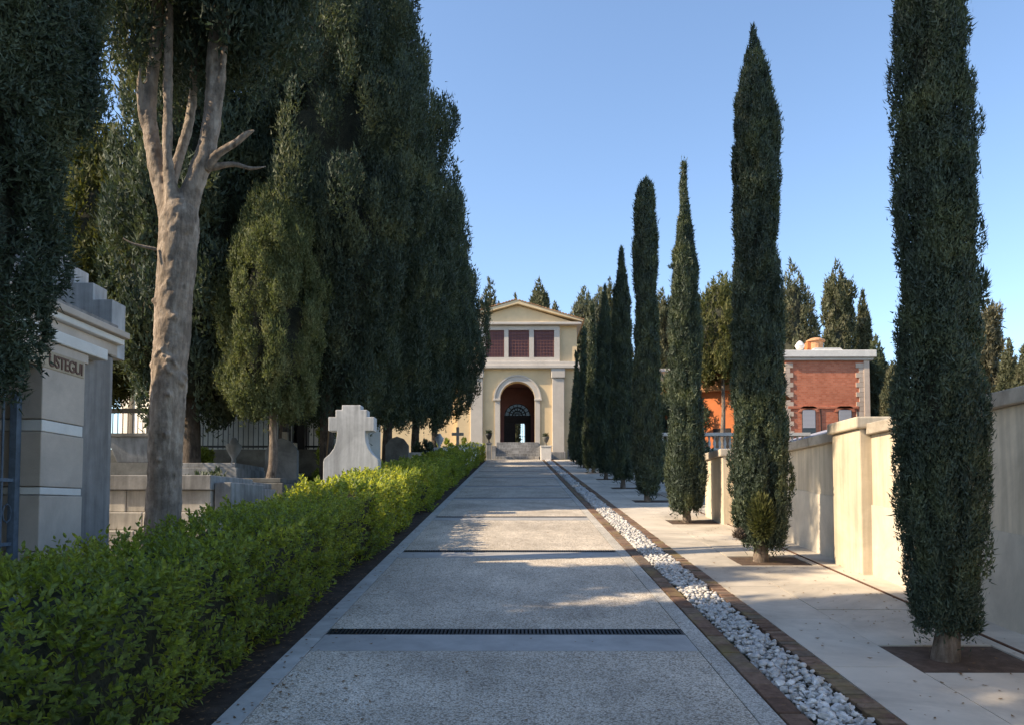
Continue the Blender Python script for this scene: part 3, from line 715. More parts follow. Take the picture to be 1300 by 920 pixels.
g = np.random.default_rng(5); P = []
for i in range(70):
    y = g.uniform(27, 43); top = g.random() < .5
    P.append((g.uniform(-2.7, -1.75) if top else -1.76, y, gz(y, .93 if top else g.uniform(.45, .9))))
V_, F_ = clumps(np.array(P)-hv, .07, 9, .1, .07, 3); o = link_mesh('blossom', fast_mesh('blossom', V_, F_), M['flower'], hedge); o['kind'] = 'stuff'; o['label'] = 'white blossom at the far end of the hedge'

# ------------------------------------------------------------------ right boundary wall
wall = empty('boundary_wall', (4.0, 8, gz(8)), 0, 'cream rendered boundary wall with coping running beside the pavement', 'wall')
wp = Vector((4.0, 8, gz(8)))
def wbox(name, mat, x0, x1, y0, y1, z0, z1, slope0=False, bevel=.006):
    m = MB()
    a, b = (gz(y0, z0), gz(y1, z0)) if slope0 else (z0, z0)
    m.hexa([(x0,y0,a),(x1,y0,a),(x1,y1,b),(x0,y1,b),(x0,y0,z1),(x1,y0,z1),(x1,y1,z1),(x0,y1,z1)])
    m.v = [(v[0]-wp.x, v[1]-wp.y, v[2]-wp.z) for v in m.v]
    return m.build(name, mat, wall, bevel=bevel)
TOPZ = 2.55
segs = [(0.8, 3.6), (4.35, 8.62), (9.37, 13.15)]
for (a, b) in segs:
    wbox('wall_panel', M['wall'], 3.99, 4.3, a, b, -.15, TOPZ-.13, True)
    # lower grey render dado, a little proud
    m = MB().hexa([(3.978,a,gz(a,-.1)),(3.992,a,gz(a,-.1)),(3.992,b,gz(b,-.1)),(3.978,b,gz(b,-.1)),(3.978,a,gz(a,.78)),(3.992,a,gz(a,.78)),(3.992,b,gz(b,.78)),(3.978,b,gz(b,.78))])
    m.v = [(v[0]-wp.x, v[1]-wp.y, v[2]-wp.z) for v in m.v]
    tag(m.build('dado', M['dado'], wall), 'greyer render on the lower part of the wall')
    n = max(1, round((b-a)/1.05))
    for i in range(n):
        y0 = a+(b-a)*i/n; y1 = a+(b-a)*(i+1)/n
        wbox('coping_stone', M['cap'], 3.925, 4.365, y0+.004, y1-.004, TOPZ-.13+.002, TOPZ+random.uniform(-.004, .004), bevel=.012)
for (a, b, x0) in ((3.6, 4.35, 3.86), (8.62, 9.37, 3.86), (13.15, 13.3, 3.75), (13.3, 14.55, 3.58)):
    nm = 'pier'
    wbox(nm, M['wall'], x0, 4.42, a, b, -.15, TOPZ-.12+(.06), True, bevel=.015)
    if b-a > .3: wbox('pier_cap', M['cap'] if a > 9.5 else M['wall'], x0-.05, 4.46, a-.04, b+.04, TOPZ-.058, TOPZ+.075, bevel=.02)
# ivy/fern shrubs beyond wall end
# ------------------------------------------------------------------ terrace with balustrade, orange house
ter = empty('balustrade', (8, 34, gz(34)), 0, 'grey stone balustrade on a terrace wall behind the third slender cypress', 'balustrade')
def rel(m, o): m.v = [(v[0]-o.location.x, v[1]-o.location.y, v[2]-o.location.z) for v in m.v]; return m
rel(MB().box(5.6, 13.0, 33.9, 34.5, 2.9, 4.1), ter).build('terrace_wall', M['cap'], ter)
rel(MB().box(5.55, 13.0, 33.8, 34.3, 4.1, 4.22), ter).build('base_rail', M['balus'], ter, bevel=.01)
rel(MB().box(5.55, 13.0, 33.82, 34.22, 4.78, 4.92), ter).build('top_rail', M['balus'], ter, bevel=.01)
bal = MB().lathe([(.06, 0), (.06, .04), (.035, .07), (.075, .2), (.07, .27), (.035, .42), (.05, .5), (.06, .52), (.06, .56)], n=10).mesh('baluster', True); bal.materials.append(M['balus'])
posts = [5.75, 7.6, 9.85, 11.8]
for px in posts: rel(MB().box(px-.15, px+.15, 33.84, 34.2, 4.222, 4.778), ter).build('post', M['balus'], ter)
x = 6.05
while x < 12.9:
    if all(abs(x-p) > .26 for p in posts): link_mesh('baluster', bal, None, ter, (x-8, 34.02-34, 4.22-gz(34)))
    x += .23
oh = empty('orange_house', (10, 38.4, gz(38.4)), R(-28), 'small orange stuccoed house behind the balustrade', 'house')
oh_w = MB().box(-2.6, 2.6, 0, 4.5, -.3, 3.6).build('wall', M['orange'], oh)
MB().prism_xz([(-3.0, 3.6), (3.0, 3.6), (0, 4.9)], -.3, 4.8).build('roof', M['tile'], oh)
MB().box(-.1, .75, -.03, .05, 0.6, 1.75).build('window', M['wood_dark'], oh)

# ------------------------------------------------------------------ red brick house
rh = empty('red_brick_house', (18.3, 45, gz(45)), 0, 'square red brick house with cream quoins and white cornice behind the wall', 'house')
RW = 2.42; z0 = -1.2; z1 = 5.9      # relative to ground 4.47
MB().box(-RW, RW, 0, 5.0, z0, z1).build('wall', M['redwall'], rh)
MB().box(-RW-.18, RW+.28, -.16, 5.15, z1-.12, z1+.04).build('lower_cornice', M['trim'], rh, bevel=.03)
MB().box(-RW-.3, RW+.42, -.28, 5.25, z1+.042, z1+.46).build('parapet', M['maus_light'], rh, bevel=.03)
MB().prism_xz([(-.9, z1+.46), (.9, z1+.46), (.75, z1+.6), (-.75, z1+.6)], -.2, .1).build('parapet_block', M['maus_light'], rh)
MB().lathe([(.42, 0), (.42, .5), (.55, .52), (.55, .6), (.3, .72), (.05, .78)], -.15, 1.2, 16).build('chimney', M['tile'], rh, loc=(0, 0, z1+.72))
MB().lathe([(.2, 0), (.3, .2), (.15, .42), (.05, .5)], -1.25, .8, 12).build('roof_finial', M['maus_light'], rh, loc=(0, 0, z1+.72))
MB().box(-.72, -.5, 1.0, 1.5, z1+.45, z1+1.2).build('flue', M['orange'], rh, bevel=.02)
qa = [MB().box(0, w_, -.05, .3, 0, .27).mesh('quoin') for w_ in (.28, .46)]
for q in qa: q.materials.append(M['quoin'])
z = z0; i = 0
while z < z1-.4:
    link_mesh('quoin', qa[i % 2], None, rh, (-RW-.03, 0, z))
    o = link_mesh('quoin', qa[i % 2], None, rh, (RW-.62-(.18 if i % 2 else 0)+.08, 0, z)); z += .285; i += 1
MB().box(RW-.26, RW+.06, -.08, .3, z0, z1-.12).build('corner_pilaster', M['quoin'], rh)
MB().box(-RW+.1, RW-.6, -.06, .02, 2.95, 3.1).build('string_course', M['redwall'], rh, bevel=.01)
for wx in (-1.5, .62):
    wn = MB().box(wx, wx+.8, -.035, .02, 1.3, 2.75)
    wn.prism_xz([(wx, 2.75)]+[(wx+.4-.4*cos(a*pi/8), 2.75+.16*sin(a*pi/8)) for a in range(1, 8)]+[(wx+.8, 2.75)], -.035, .02)
    f = wn.build('window', M['glass'], rh)
    sh_ = MB()
    n = 14
    for k in range(n): sh_.box(wx+.04, wx+.76, -.06, -.037, 1.82+k*.075, 1.82+k*.075+.065)
    o = sh_.build('shutter', M['shutter'], f)
    MB().box(wx-.08, wx+.88, -.12, .0, 1.2, 1.298).build('sill', M['trim'], f)
    arch = MB()
    for a in range(8):
        a0, a1_ = pi-a*pi/8, pi-(a+1)*pi/8
        arch.prism_xz([(wx+.4+.44*cos(a0), 2.77+.19*sin(a0)), (wx+.4+.44*cos(a1_), 2.77+.19*sin(a1_)), (wx+.4+.6*cos(a1_), 2.77+.38*sin(a1_)), (wx+.4+.6*cos(a0), 2.77+.38*sin(a0))], -.06, .0)
    arch.build('arch', M['redwall'], f)
for dx in (-.25, 1.05+.62-.72-.6+.25):
    pass
MB().box(-.42, -.37, -.06, 0, 1.0, 2.95).build('drain_pipe', M['wood_dark'], rh)
MB().box(1.98-.25, 2.03-.25, -.06, 0, 1.4, 2.9).build('drain_pipe', M['wood_dark'], rh)
sd = empty('lean_to_roof', (15.9, 43.2, gz(43.2)), 0, 'low bluish sheet lean-to roof in front of the red brick house', 'roof')
MB().hexa([(-.2,0,1.0),(2.6,0,1.75),(2.6,1.4,1.85),(-.2,1.4,1.1),(-.2,0,1.12),(2.6,0,1.87),(2.6,1.4,1.97),(-.2,1.4,1.22)]).build('roof_sheet', M['tarp'], sd)
MB().box(-.1, 2.5, .1, 1.4, -.4, 1.05).build('wall', M['redwall'], sd)

# ------------------------------------------------------------------ gatehouse
YF = 46.0; ZG = gz(YF)
gh = empty('gatehouse', (.1, YF, ZG), 0, 'yellow stuccoed gatehouse with arched passage, pediment and three maroon screens', 'building')
def z(py): return 1.6+(645-py)/21.2 - ZG
HB = z(580)-.5
def arch_wall(mb, hw, zb, zt, ow, ob, spring, y0, y1, seg=24):
    """wall -hw..hw, zb..zt with arched opening half width ow, from ob, springing at 'spring'"""
    mb.box(-hw, -ow, y0, y1, zb, zt); mb.box(ow, hw, y0, y1, zb, zt)
    if ob > zb: mb.box(-ow, ow, y0, y1, zb, ob)
    for i in range(seg):
        a0, a1 = pi*i/seg, pi*(i+1)/seg
        x0, x1 = ow*cos(a0), ow*cos(a1)
        mb.hexa([(x1,y0,spring+ow*sin(a1)),(x0,y0,spring+ow*sin(a0)),(x0,y1,spring+ow*sin(a0)),(x1,y1,spring+ow*sin(a1)),(x1,y0,zt),(x0,y0,zt),(x0,y1,zt),(x1,y1,zt)])
    return mb
OW = 1.05; SP = z(506); OB = z(562); ZC = z(463)
arch_wall(MB(), 3.62, HB, ZC, OW, OB, SP, 0, .7).build('front_wall', M['yellow'], gh)
# passage sides, back wall with smaller arch
MB().box(-3.6, -1.42, .705, 4.2, HB, ZC).build('side_wall', M['maroon'], gh)
MB().box(1.42, 3.6, .705, 4.2, HB, ZC).build('side_wall', M['maroon'], gh)
MB().box(-1.41, 1.41, .705, 4.2, HB, OB).build('passage_floor', M['grave'], gh)
MB().box(-1.41, 1.41, .705, 4.2, SP+1.12, ZC).build('vault', M['maroon'], gh)
arch_wall(MB(), 1.41, OB+.002, SP+1.11, .86, OB+.002, z(521), 3.2, 3.6).build('back_wall', M['maroon'], gh)
# iron gate inside the back arch: closed left leaf, open right leaf, fanlight
gt = MB().box(-.86, -.12, 3.3, 3.36, OB+.01, z(519)).build('door', M['wood_dark'], gh)
MB().box(.48, .86, 3.3, 3.36, OB+.01, z(519)).build('door', M['wood_dark'], gh)
MB().box(-.86, .86, 3.27, 3.38, z(530)+.0, z(519)).build('transom', M['wood_dark'], gh)
fan = MB(); SPb = z(519)
for k in range(1, 8):
    a = pi*k/8; fan.tube([(.1*cos(a), 3.33, SPb+.1*sin(a)), (.84*cos(a), 3.33, SPb+.84*sin(a))], [.018]*2, 6)
for rr_ in (.3, .55, .8):
    fan.tube([(rr_*cos(pi*k/16), 3.33, SPb+rr_*sin(pi*k/16)) for k in range(17)], [.02]*17, 6)
for k in range(8):
    a = pi*(k+.5)/8
    fan.tube([(.42*cos(a)+.1*cos(q*pi/4), 3.33, SPb+.42*sin(a)+.1*sin(q*pi/4)) for q in range(9)], [.015]*9, 5)
fan.build('fanlight', M['iron'], gh)
MB().prism_xz([(.85*cos(pi*k/12), z(519)+.85*sin(pi*k/12)) for k in range(13)], 3.39, 3.4).build('fanlight_glass', M['glass'], gh)  # dark pane added behind the fanlight to keep the bright sky out
gb = MB()
for k in range(5): gb.tube([(-.06+.13*k, 3.33, OB), (-.06+.13*k, 3.33, z(530))], [.011]*2, 6)
gb.box(-.12, .48, 3.32, 3.34, z(548), z(548)+.03)
gb.build('gate_bars', M['iron'], gh)
MB().box(-1.41, 1.41, 4.2, 12.0, OB-.6, OB-.02).build('rear_terrace', M['trim'], gh)
# archivolt and jambs
av = MB()
for i in range(24):
    a0, a1 = pi*i/24, pi*(i+1)/24
    for (ra, rb, yy) in ((OW+.0, OW+.3, -.06), (OW+.3, OW+.38, -.1)):
        av.prism_xz([(ra*cos(a0), SP+ra*sin(a0)), (rb*cos(a0), SP+rb*sin(a0)), (rb*cos(a1), SP+rb*sin(a1)), (ra*cos(a1), SP+ra*sin(a1))], yy, .0-.002)
av.build('archivolt', M['trim'], gh)
for s in (-1, 1):
    x0, x1 = sorted((s*OW, s*(OW+.3))); MB().box(x0, x1, -.06, -.002, OB-.2, SP-.12).build('jamb', M['trim'], gh)
    x0, x1 = sorted((s*(OW-.03), s*(OW+.42))); MB().box(x0, x1, -.13, -.002, SP-.118, SP-.002).build('impost', M['trim'], gh, bevel=.015)
    # pilasters with base and capital
    cx = s*2.45
    MB().box(cx-.36, cx+.36, -.16, -.002, z(574), z(480)).build('pilaster', M['trim'], gh, bevel=.02)
    MB().box(cx-.44, cx+.44, -.24, -.002, HB, z(574)-.002).build('pilaster_base', M['grave'], gh, bevel=.03)
    MB().box(cx-.42, cx+.42, -.24, -.002, z(480)+.002, z(468)).build('capital', M['trim'], gh, bevel=.04)
    x0, x1 = sorted((s*3.0, s*3.62)); MB().box(x0, x1, -.05, -.002, HB, z(571)).build('plinth', M['grave'], gh)
MB().box(-3.75, 3.75, -.3, .7, z(468)+.002, z(463)).build('cornice', M['trim'], gh, bevel=.04)
MB().box(-3.68, 3.68, -.22, .7, z(463)+.002, z(459)).build('cornice', M['trim'], gh, bevel=.02)
# upper storey: frame with three screens
MB().box(-3.6, 3.6, .14, 5.0, z(459)+.004, z(412)).build('upper_wall', M['yellow'], gh)
MB().box(-2.35, 2.55, -.02, .136, z(459)+.004, z(453)).build('window_sill_band', M['trim'], gh)
MB().box(-2.35, 2.55, -.02, .136, z(418), z(412.5)).build('window_head_band', M['trim'], gh)
wins = [(616, 640), (645.5, 672), (678, 704)]
xs_ = [(a-657)/21.2 for w2 in wins for a in w2]
pil = [(-2.35, xs_[0]), (xs_[1], xs_[2]), (xs_[3], xs_[4]), (xs_[5], 2.55)]
for a, b in pil: MB().box(a+.001, b-.001, -.02, .136, z(453)+.002, z(418)-.002).build('mullion', M['trim'], gh)
for i in range(3):
    a, b = xs_[2*i], xs_[2*i+1]
    f = MB().box(a+.004, b-.004, .06, .136, z(453)+.004, z(418)-.004).build('screen', M['maroon_screen'], gh)
    lat = MB(); n = 7
    for k in range(n):
        xx = a+.06+(b-a-.12)*k/(n-1); lat.box(xx-.012, xx+.012, .03, .058, z(453)+.01, z(418)-.01)
    for k in range(9):
        zz = z(453)+.06+(z(418)-z(453)-.12)*k/8; lat.box(a+.01, b-.01, .022, .029, zz-.012, zz+.012)
    lat.build('lattice', M['maroon'], f)
# pediment
ZP = z(412)
MB().box(-3.85, 3.85, -.25, 5.2, ZP+.002, ZP+.16).build('pediment_cornice', M['trim'], gh, bevel=.03)
AP = z(384)
MB().prism_xz([(-3.5, ZP+.162), (3.5, ZP+.162), (0, AP-.08)], .0, 5.0).build('tympanum', M['yellow'], gh)
for s in (-1, 1):
    MB().prism_xz([(s*3.95, ZP+.165), (s*3.95, ZP+.3), (0, AP+.18), (0, AP-.06)], -.3, 5.2).build('raking_cornice', M['yellow'], gh)
tm = [MB().prism_xz([(0, 0), (.03, .045), (.09, .06), (.15, .045), (.18, 0), (.09, -.005)], -.06, .5).mesh('tile') for _ in range(1)][0]; tm.materials.append(M['tile'])
sl_a = math.atan2((AP+.18)-(ZP+.3), 3.95)
for s in (-1, 1):
    for k in range(23):
        f = (k+.2)/23; x = s*3.98*(1-f); zz = (ZP+.3) + (AP+.18-ZP-.3)*f
        o = link_mesh('roof_tile', tm, None, gh, (x-.09, -.28, zz+.005)); o.rotation_euler = (0, -s*(-sl_a) if s < 0 else sl_a, 0)
for s in (-1, 1):
    MB().hexa([(s*4.05,.24,ZP+.3),(0,.24,AP+.19),(0,5.3,AP+.19),(s*4.05,5.3,ZP+.3),(s*4.05,.24,ZP+.37),(0,.24,AP+.26),(0,5.3,AP+.26),(s*4.05,5.3,ZP+.37)]).build('roof', M['tile'], gh)
# wings
MB().box(-9.0, -3.64, .5, 4.8, HB, z(470)).build('wing', M['yellow'], gh)
MB().box(3.64, 9.5, .5, 4.8, HB, z(470)).build('wing', M['yellow'], gh)
MB().box(-9.1, -3.64, .4, 4.9, z(470)+.002, z(466)).build('wing_cornice', M['trim'], gh)
MB().box(3.64, 9.6, .4, 4.9, z(470)+.002, z(466)).build('wing_cornice', M['trim'], gh)
# steps
st = empty('steps', (.1, 44.3, gz(44.3)), 0, 'grey stone steps leading up to the gatehouse arch', 'steps')
zt = ZG+OB-gz(44.3)
for k in range(6):
    MB().box(-1.25+.0*k, 1.25, .28*k, 1.7, -.15 if k == 0 else zt*(k)/6+.001, zt*(k+1)/6).build('step', M['grave'], st, bevel=.01)
for s in (-1, 1):
    MB().box(min(s*1.255, s*1.5), max(s*1.255, s*1.5), .15, 1.7, -.15, zt*.72).build('side_block', M['grave'], st, bevel=.01)
def urn_on_pedestal(x, y, lab, h, wd, mat, dark):
    u = empty('pedestal', (x, y, gz(y)), 0, lab[0], 'pedestal')
    MB().box(-wd, wd, -wd, wd, -.1, h).build('block', M[mat], u, bevel=.02)
    MB().box(-wd-.03, wd+.03, -wd-.03, wd+.03, h+.002, h+.07).build('cap', M[mat], u, bevel=.015)
    v = empty('urn', (x, y, gz(y)+h+.07), 0, lab[1], 'urn')
    MB().lathe([(.11, 0), (.11, .03), (.05, .07), (.045, .18), (.12, .26), (.17, .4), (.2, .5), (.17, .52)], n=14).build('bowl', M[dark], v, smooth=True)
    V, F = clumps([(0, 0, .56), (.08, 0, .6), (-.08, .02, .58)], .12, 60, .12, .05, int(abs(x)*10)); o = link_mesh('plant', fast_mesh('plant', V, F), M['plant'], v); o['kind'] = 'stuff'
urn_on_pedestal(1.72, 43.85, ('cream stone pedestal right of the gatehouse steps', 'dark planted urn on the cream pedestal right of the steps'), .72, .3, 'maus_light', 'grave_dark')
urn_on_pedestal(-1.55, 43.9, ('grey stone pedestal left of the gatehouse steps', 'black chalice-shaped urn left of the gatehouse steps'), .9, .14, 'grave', 'iron')

# ------------------------------------------------------------------ stepped tomb (mausoleum) at left
MZ = gz(7.3)
ma = empty('mausoleum', (-4.35, 7.3, MZ), 0, 'grey stone family tomb with stepped gable, white bands and a lettered sign', 'mausoleum')
def mz(py, px, Y): return 1.6+(645-py)*Y/975 - MZ
def mb_(name, mat, X0, X1, Y0, Y1, Z0, Z1, bevel=.008, **k):
    m = MB().box(X0+4.35, X1+4.35, Y0-7.3, Y1-7.3, Z0, Z1); return m.build(name, mat, ma, bevel=bevel, **k)
FX = -4.17
levels = [(-.3, .42, 'maus'), (.425, 1.05, 'maus'), (1.052, 1.17, 'maus_light'), (1.172, 1.66, 'maus'), (1.662, 1.80, 'maus_light'), (1.802, 2.66, 'maus')]
# levels re-derived from photograph rows on the pilaster at Y about 7
levels = [(-.4, mz(698, 0, 7.)), (mz(698, 0, 7.), mz(629, 0, 7.)), (mz(629, 0, 7.), mz(619, 0, 7.)), (mz(619, 0, 7.), mz(551, 0, 7.)), (mz(551, 0, 7.), mz(536, 0, 7.)), (mz(536, 0, 7.), mz(447, 0, 6.9))]
for i, (a, b) in enumerate(levels):
    lt = i in (2, 4)
    mb_('light_band' if lt else 'ashlar_block', M['maus_light' if lt else 'maus'], FX-.5, FX+(.0 if lt else .004), 6.7+(.012 if lt else 0), 7.36-(.012 if lt else 0), a+.003, b-.003)
ZE = mz(447, 0, 6.9)
ZA = lambda v: v - MZ       # absolute heights
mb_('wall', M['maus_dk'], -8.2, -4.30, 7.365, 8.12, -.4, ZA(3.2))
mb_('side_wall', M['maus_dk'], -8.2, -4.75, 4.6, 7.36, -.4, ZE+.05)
mb_('door_wall', M['maus'], FX-.5, FX-.001, 4.2, 4.9, -.4, ZE-.004)     # near pilaster, outside the frame
mb_('lintel', M['maus'], FX-.55, FX-.01, 4.2, 7.44, ZE, ZA(3.088), .006)
mb_('light_moulding', M['maus_light'], FX-.55, FX+.02, 4.15, 7.74, ZA(3.09), ZA(3.205), .012)
mb_('frieze', M['maus'], -8.2, -4.26, 4.15, 8.13, ZA(3.207), ZA(3.33))
mb_('cornice', M['maus_light'], -8.2, -4.2, 4.05, 8.16, ZA(3.332), ZA(3.40), .015)
mb_('cornice_lip', M['maus'], -8.25, -4.15, 4.0, 8.18, ZA(3.402), ZA(3.47), .012)
pl = mb_('sign_plaque', M['letter_plate'], FX-.02, FX+.012, 6.4, 7.33, ZE-.16, ZE-.004, .003)
cu = bpy.data.curves.new('letters', 'FONT'); cu.body = 'USTEGUI'; cu.size = .155; cu.extrude = .004; cu.offset = .002; cu.align_x = 'RIGHT'; cu.space_character = .9
to = bpy.data.objects.new('letters_tmp', cu); C.objects.link(to)
bpy.context.view_layer.update(); dg = bpy.context.evaluated_depsgraph_get(); me = bpy.data.meshes.new_from_object(to.evaluated_get(dg)); bpy.data.objects.remove(to)
me.materials.append(M['letter'])
lo = link_mesh('lettering', me, None, ma, (FX+.016+4.35, 7.30-7.3, ZE-.137), (R(90), 0, R(90))); lo.scale = (.95, 1, 1)
# tiled roof slope and stepped gable at its far end
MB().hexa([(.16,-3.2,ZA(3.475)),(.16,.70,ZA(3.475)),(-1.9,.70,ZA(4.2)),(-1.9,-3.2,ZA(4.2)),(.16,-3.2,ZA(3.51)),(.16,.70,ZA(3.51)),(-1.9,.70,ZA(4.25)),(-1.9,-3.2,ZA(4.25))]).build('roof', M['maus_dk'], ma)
x = -4.27
for k in range(6):
    w_ = .205 if k < 5 else 2.0
    mb_('gable_step', M['mono'], x-w_, x, 8.02, 8.3, ZA(3.2) if k == 0 else ZA(3.3), ZA(3.8)+.18*k, .006); x -= w_+.002
# grille door
gr = MB(); gx = FX-.2
for k in range(12):
    yy = 4.95+.155*k; gr.tube([(gx+4.35, yy-7.3, -.1), (gx+4.35, yy-7.3, mz(500, 0, 6.6))], [.011]*2, 6)
for zz in (.0, .55, 1.1, mz(500, 0, 6.6)): gr.box(gx-.015+4.35, gx+.015+4.35, 4.92-7.3, 6.69-7.3, zz, zz+.03)
for k in range(11):
    for zz in (.28, .83): gr.tube([(gx+4.35, 4.95+.155*k+.078+.055*cos(q*pi/4)-7.3, zz+.08*sin(q*pi/4)) for q in range(9)], [.008]*9, 5)
gr.box(gx-.03+4.35, gx+.03+4.35, 6.63-7.3, 6.695-7.3, -.2, mz(500, 0, 6.6))
gr.build('iron_door', M['iron_blue'], ma)

# ------------------------------------------------------------------ graves on the left
def grave_wall():
    t = empty('stone_tomb', (-5.2, 10.0, gz(10.0)), 0, 'low tomb of pale blocks under a grey slab beside the forked trunk', 'tomb')
    zz = lambda py: 1.6+(645-py)*10/975-gz(10)
    MB().box(-1.5, 1.22, .0, 1.6, zz(622), zz(603)).build('cover_slab', M['grave'], t, bevel=.012)
    xs = [-1.4, -.62, -.25, .08, .55, 1.2]
    for i in range(5): MB().box(xs[i]+.004, xs[i+1]-.004, .06+.01*(i % 2), 1.5, zz(650), zz(622)-.003).build('block', M['grave_pale'], t, bevel=.01)
    xs = [-1.45, -.55, -.1, .5, 1.32]
    for i in range(4): MB().box(xs[i]+.004, xs[i+1]-.004, -.35, 1.5, zz(672), zz(650)-.003).build('block', M['grave_pale'], t, bevel=.012)
    for i in range(4): MB().box(xs[i]+.004, xs[i+1]+.1*(i == 3)-.004, -.55, 1.5, -.3, zz(672)-.003).build('block', M['grave_pale'], t, bevel=.012)
    MB().box(1.23, 1.45, .1, 1.4, zz(650), zz(612)).build('end_block', M['grave'], t, bevel=.012)
grave_wall()
# white stepped gravestone
def zg(py, Y): return 1.6+(645-py)*Y/975-gz(Y)
Y = 14.6; sc = Y/975
mn = empty('stepped_gravestone', (-(655-447)*sc, Y, gz(Y)), 0, 'tall white gravestone shaped as a stepped cross with flared base', 'gravestone')
half = [(12, 515), (12, 521), (20, 521), (20, 530), (29, 530), (29, 548), (18, 548), (18, 553), (19, 562), (22, 570), (27, 577), (34, 583), (35, 587), (35, 690)]
pr = [(a*sc, zg(b, Y)) for a, b in half]; prof = pr + [(-a, b) for a, b in reversed(pr)]
MB().prism_xz(prof, -.14, .14).build('slab', M['mono'], mn, bevel=.012)
MB().box(-.75, .75, -.35, .4, -.2, .22).build('plinth', M['grave'], mn, bevel=.015)
# stone trough, fence on low wall, sunlit tomb behind
ft = empty('stone_planter', (-7.05, 14.1, gz(14.1)), 0, 'tapered grey stone planter on a plinth left of the forked trunk', 'planter')
a, b = zg(588, 14.1), zg(556, 14.1)
MB().hexa([(-.2,-.2,a),(.35,-.2,a),(.35,.2,a),(-.2,.2,a),(-.36,-.3,b),(.5,-.3,b),(.5,.3,b),(-.36,.3,b)]).build('trough', M['grave'], ft, bevel=.01)
MB().box(-.4, .55, -.33, .33, b+.002, b+.06).build('rim', M['grave_dark'], ft)
MB().box(-.3, .45, -.25, .25, -.2, a-.002).build('plinth', M['grave_dark'], ft)
fe = empty('iron_fence', (-8.5, 20, gz(20)), 0, 'black iron railing fence on a low dark wall behind the graves', 'fence')
zt_, zb_ = zg(523, 20), zg(571, 20)
MB().box(-5.2, 4.4, -.15, .15, -.3, zb_).build('low_wall', M['grave_dark'], fe)
MB().box(-5.2, 4.4, -.04, .04, zt_-.02, zt_+.1).build('top_rail', M['iron'], fe)
MB().box(-5.2, 4.4, -.03, .03, zb_+.06, zb_+.11).build('bottom_rail', M['iron'], fe)
bm_ = MB().lathe([(.013, 0), (.013, zt_-zb_+.02), (.0, zt_-zb_+.16)], n=6, cap=False).mesh('bar'); bm_.materials.append(M['iron'])
k = 0
for k in range(72): link_mesh('bar', bm_, None, fe, (-5.1+.132*k, 0, zb_+.02))
for px in (-3.4, .05, 2.9): MB().box(px-.09, px+.09, -.1, .1, zb_, zt_+.35).build('post', M['iron'], fe)
ct = empty('cream_tomb', (-12.0, 25.5, gz(25.5)), R(-38), 'sunlit cream tomb chapel behind the iron fence', 'tomb')
MB().box(-2.6, 2.6, 0, 3.5, -.3, 4.6).build('wall', M['maus_light'], ct)
MB().box(-2.8, 2.8, -.2, 3.7, 4.6, 4.9).build('cornice', M['trim'], ct, bevel=.03)
MB().prism_xz([(-2.8, 4.9), (2.8, 4.9), (0, 6.1)], -.2, 3.7).build('roof', M['grave'], ct)
MB().box(-.6, .6, -.06, .02, -.3, 2.4).build('door', M['wood_dark'], ct)
for s in (-1.9, 1.9): MB().box(s-.25, s+.25, -.16, -.002, -.3, 4.4).build('pilaster', M['trim'], ct)
ct2 = empty('cream_tomb', (-7.6, 26.8, gz(26.8)), R(-34), 'small sunlit cream tomb beyond the fence, right of the forked trunk', 'tomb')
MB().box(-1.5, 1.5, 0, 2.5, -.3, 3.0).build('wall', M['maus_light'], ct2)
MB().prism_xz([(-1.7, 3.0), (1.7, 3.0), (0, 3.8)], -.15, 2.7).build('roof', M['grave'], ct2)
MB().box(-.45, .45, -.05, .02, -.3, 1.9).build('door', M['wood_dark'], ct2)
GG = 'low graves among the trees'
def low_grave(x, y, w_, d, h, lab, kind, mat='grave', rz=0.):
    t = empty('grave', (x, y, gz(y)), rz, lab, 'grave', GG)
    MB().box(-w_/2, w_/2, -d/2, d/2, -.25, h).build('base', M[mat], t, bevel=.015)
    MB().box(-w_/2+.06, w_/2-.06, -d/2+.06, d/2-.06, h+.002, h+.1).build('cover_slab', M[mat], t, bevel=.015)
    if kind == 'cross':
        MB().box(-.07, .07, d/2-.3, d/2-.18, h+.1, h+1.15).box(-.3, -.072, d/2-.3, d/2-.18, h+.72, h+.87).box(.072, .3, d/2-.3, d/2-.18, h+.72, h+.87).build('cross', M[mat], t, bevel=.008)
    elif kind == 'head':
        MB().prism_xz([(-.35, h+.1), (.35, h+.1), (.35, h+.75), (.2, h+.95), (0, h+1.02), (-.2, h+.95), (-.35, h+.75)], d/2-.28, d/2-.14).build('headstone', M[mat], t, bevel=.01)
    elif kind == 'urn':
        MB().lathe([(.12, 0), (.06, .08), (.05, .2), (.16, .38), (.19, .5), (.12, .55), (.05, .68)], 0, 0, 12).build('finial_urn', M[mat], t, smooth=True, loc=(0, d/2-.3, h+.1))
low_grave(-5.5, 13.2, 2.4, 1.1, .62, 'long low grey grave behind the small olive cypress trunk', 'none')
low_grave(-6.6, 17.2, 1.4, 2.0, .75, 'grey grave with a rounded urn near the iron fence', 'urn')
low_grave(-5.1, 16.1, .9, 1.6, .5, 'grave with a rounded headstone between two trunks left of the white gravestone', 'head', 'grave_dark')
low_grave(-5.9, 19.0, .9, 1.6, .5, 'pale grave with a cross behind the small olive cypress', 'cross', 'grave_pale')
low_grave(-3.6, 22.6, .9, 1.7, .5, 'dark grave with a rounded headstone just right of the white gravestone', 'head', 'grave_dark')
low_grave(-3.7, 27.9, .9, 1.7, .7, 'pale low grave among the farther trunks of the left row', 'none', 'grave_pale')
low_grave(-3.2, 31.5, .9, 1.7, .8, 'white grave with a small urn farther up the hedge', 'urn', 'mono')
low_grave(-2.95, 38.2, .9, 1.7, .75, 'grey grave with a stone cross near the gatehouse wing', 'cross', 'grave')
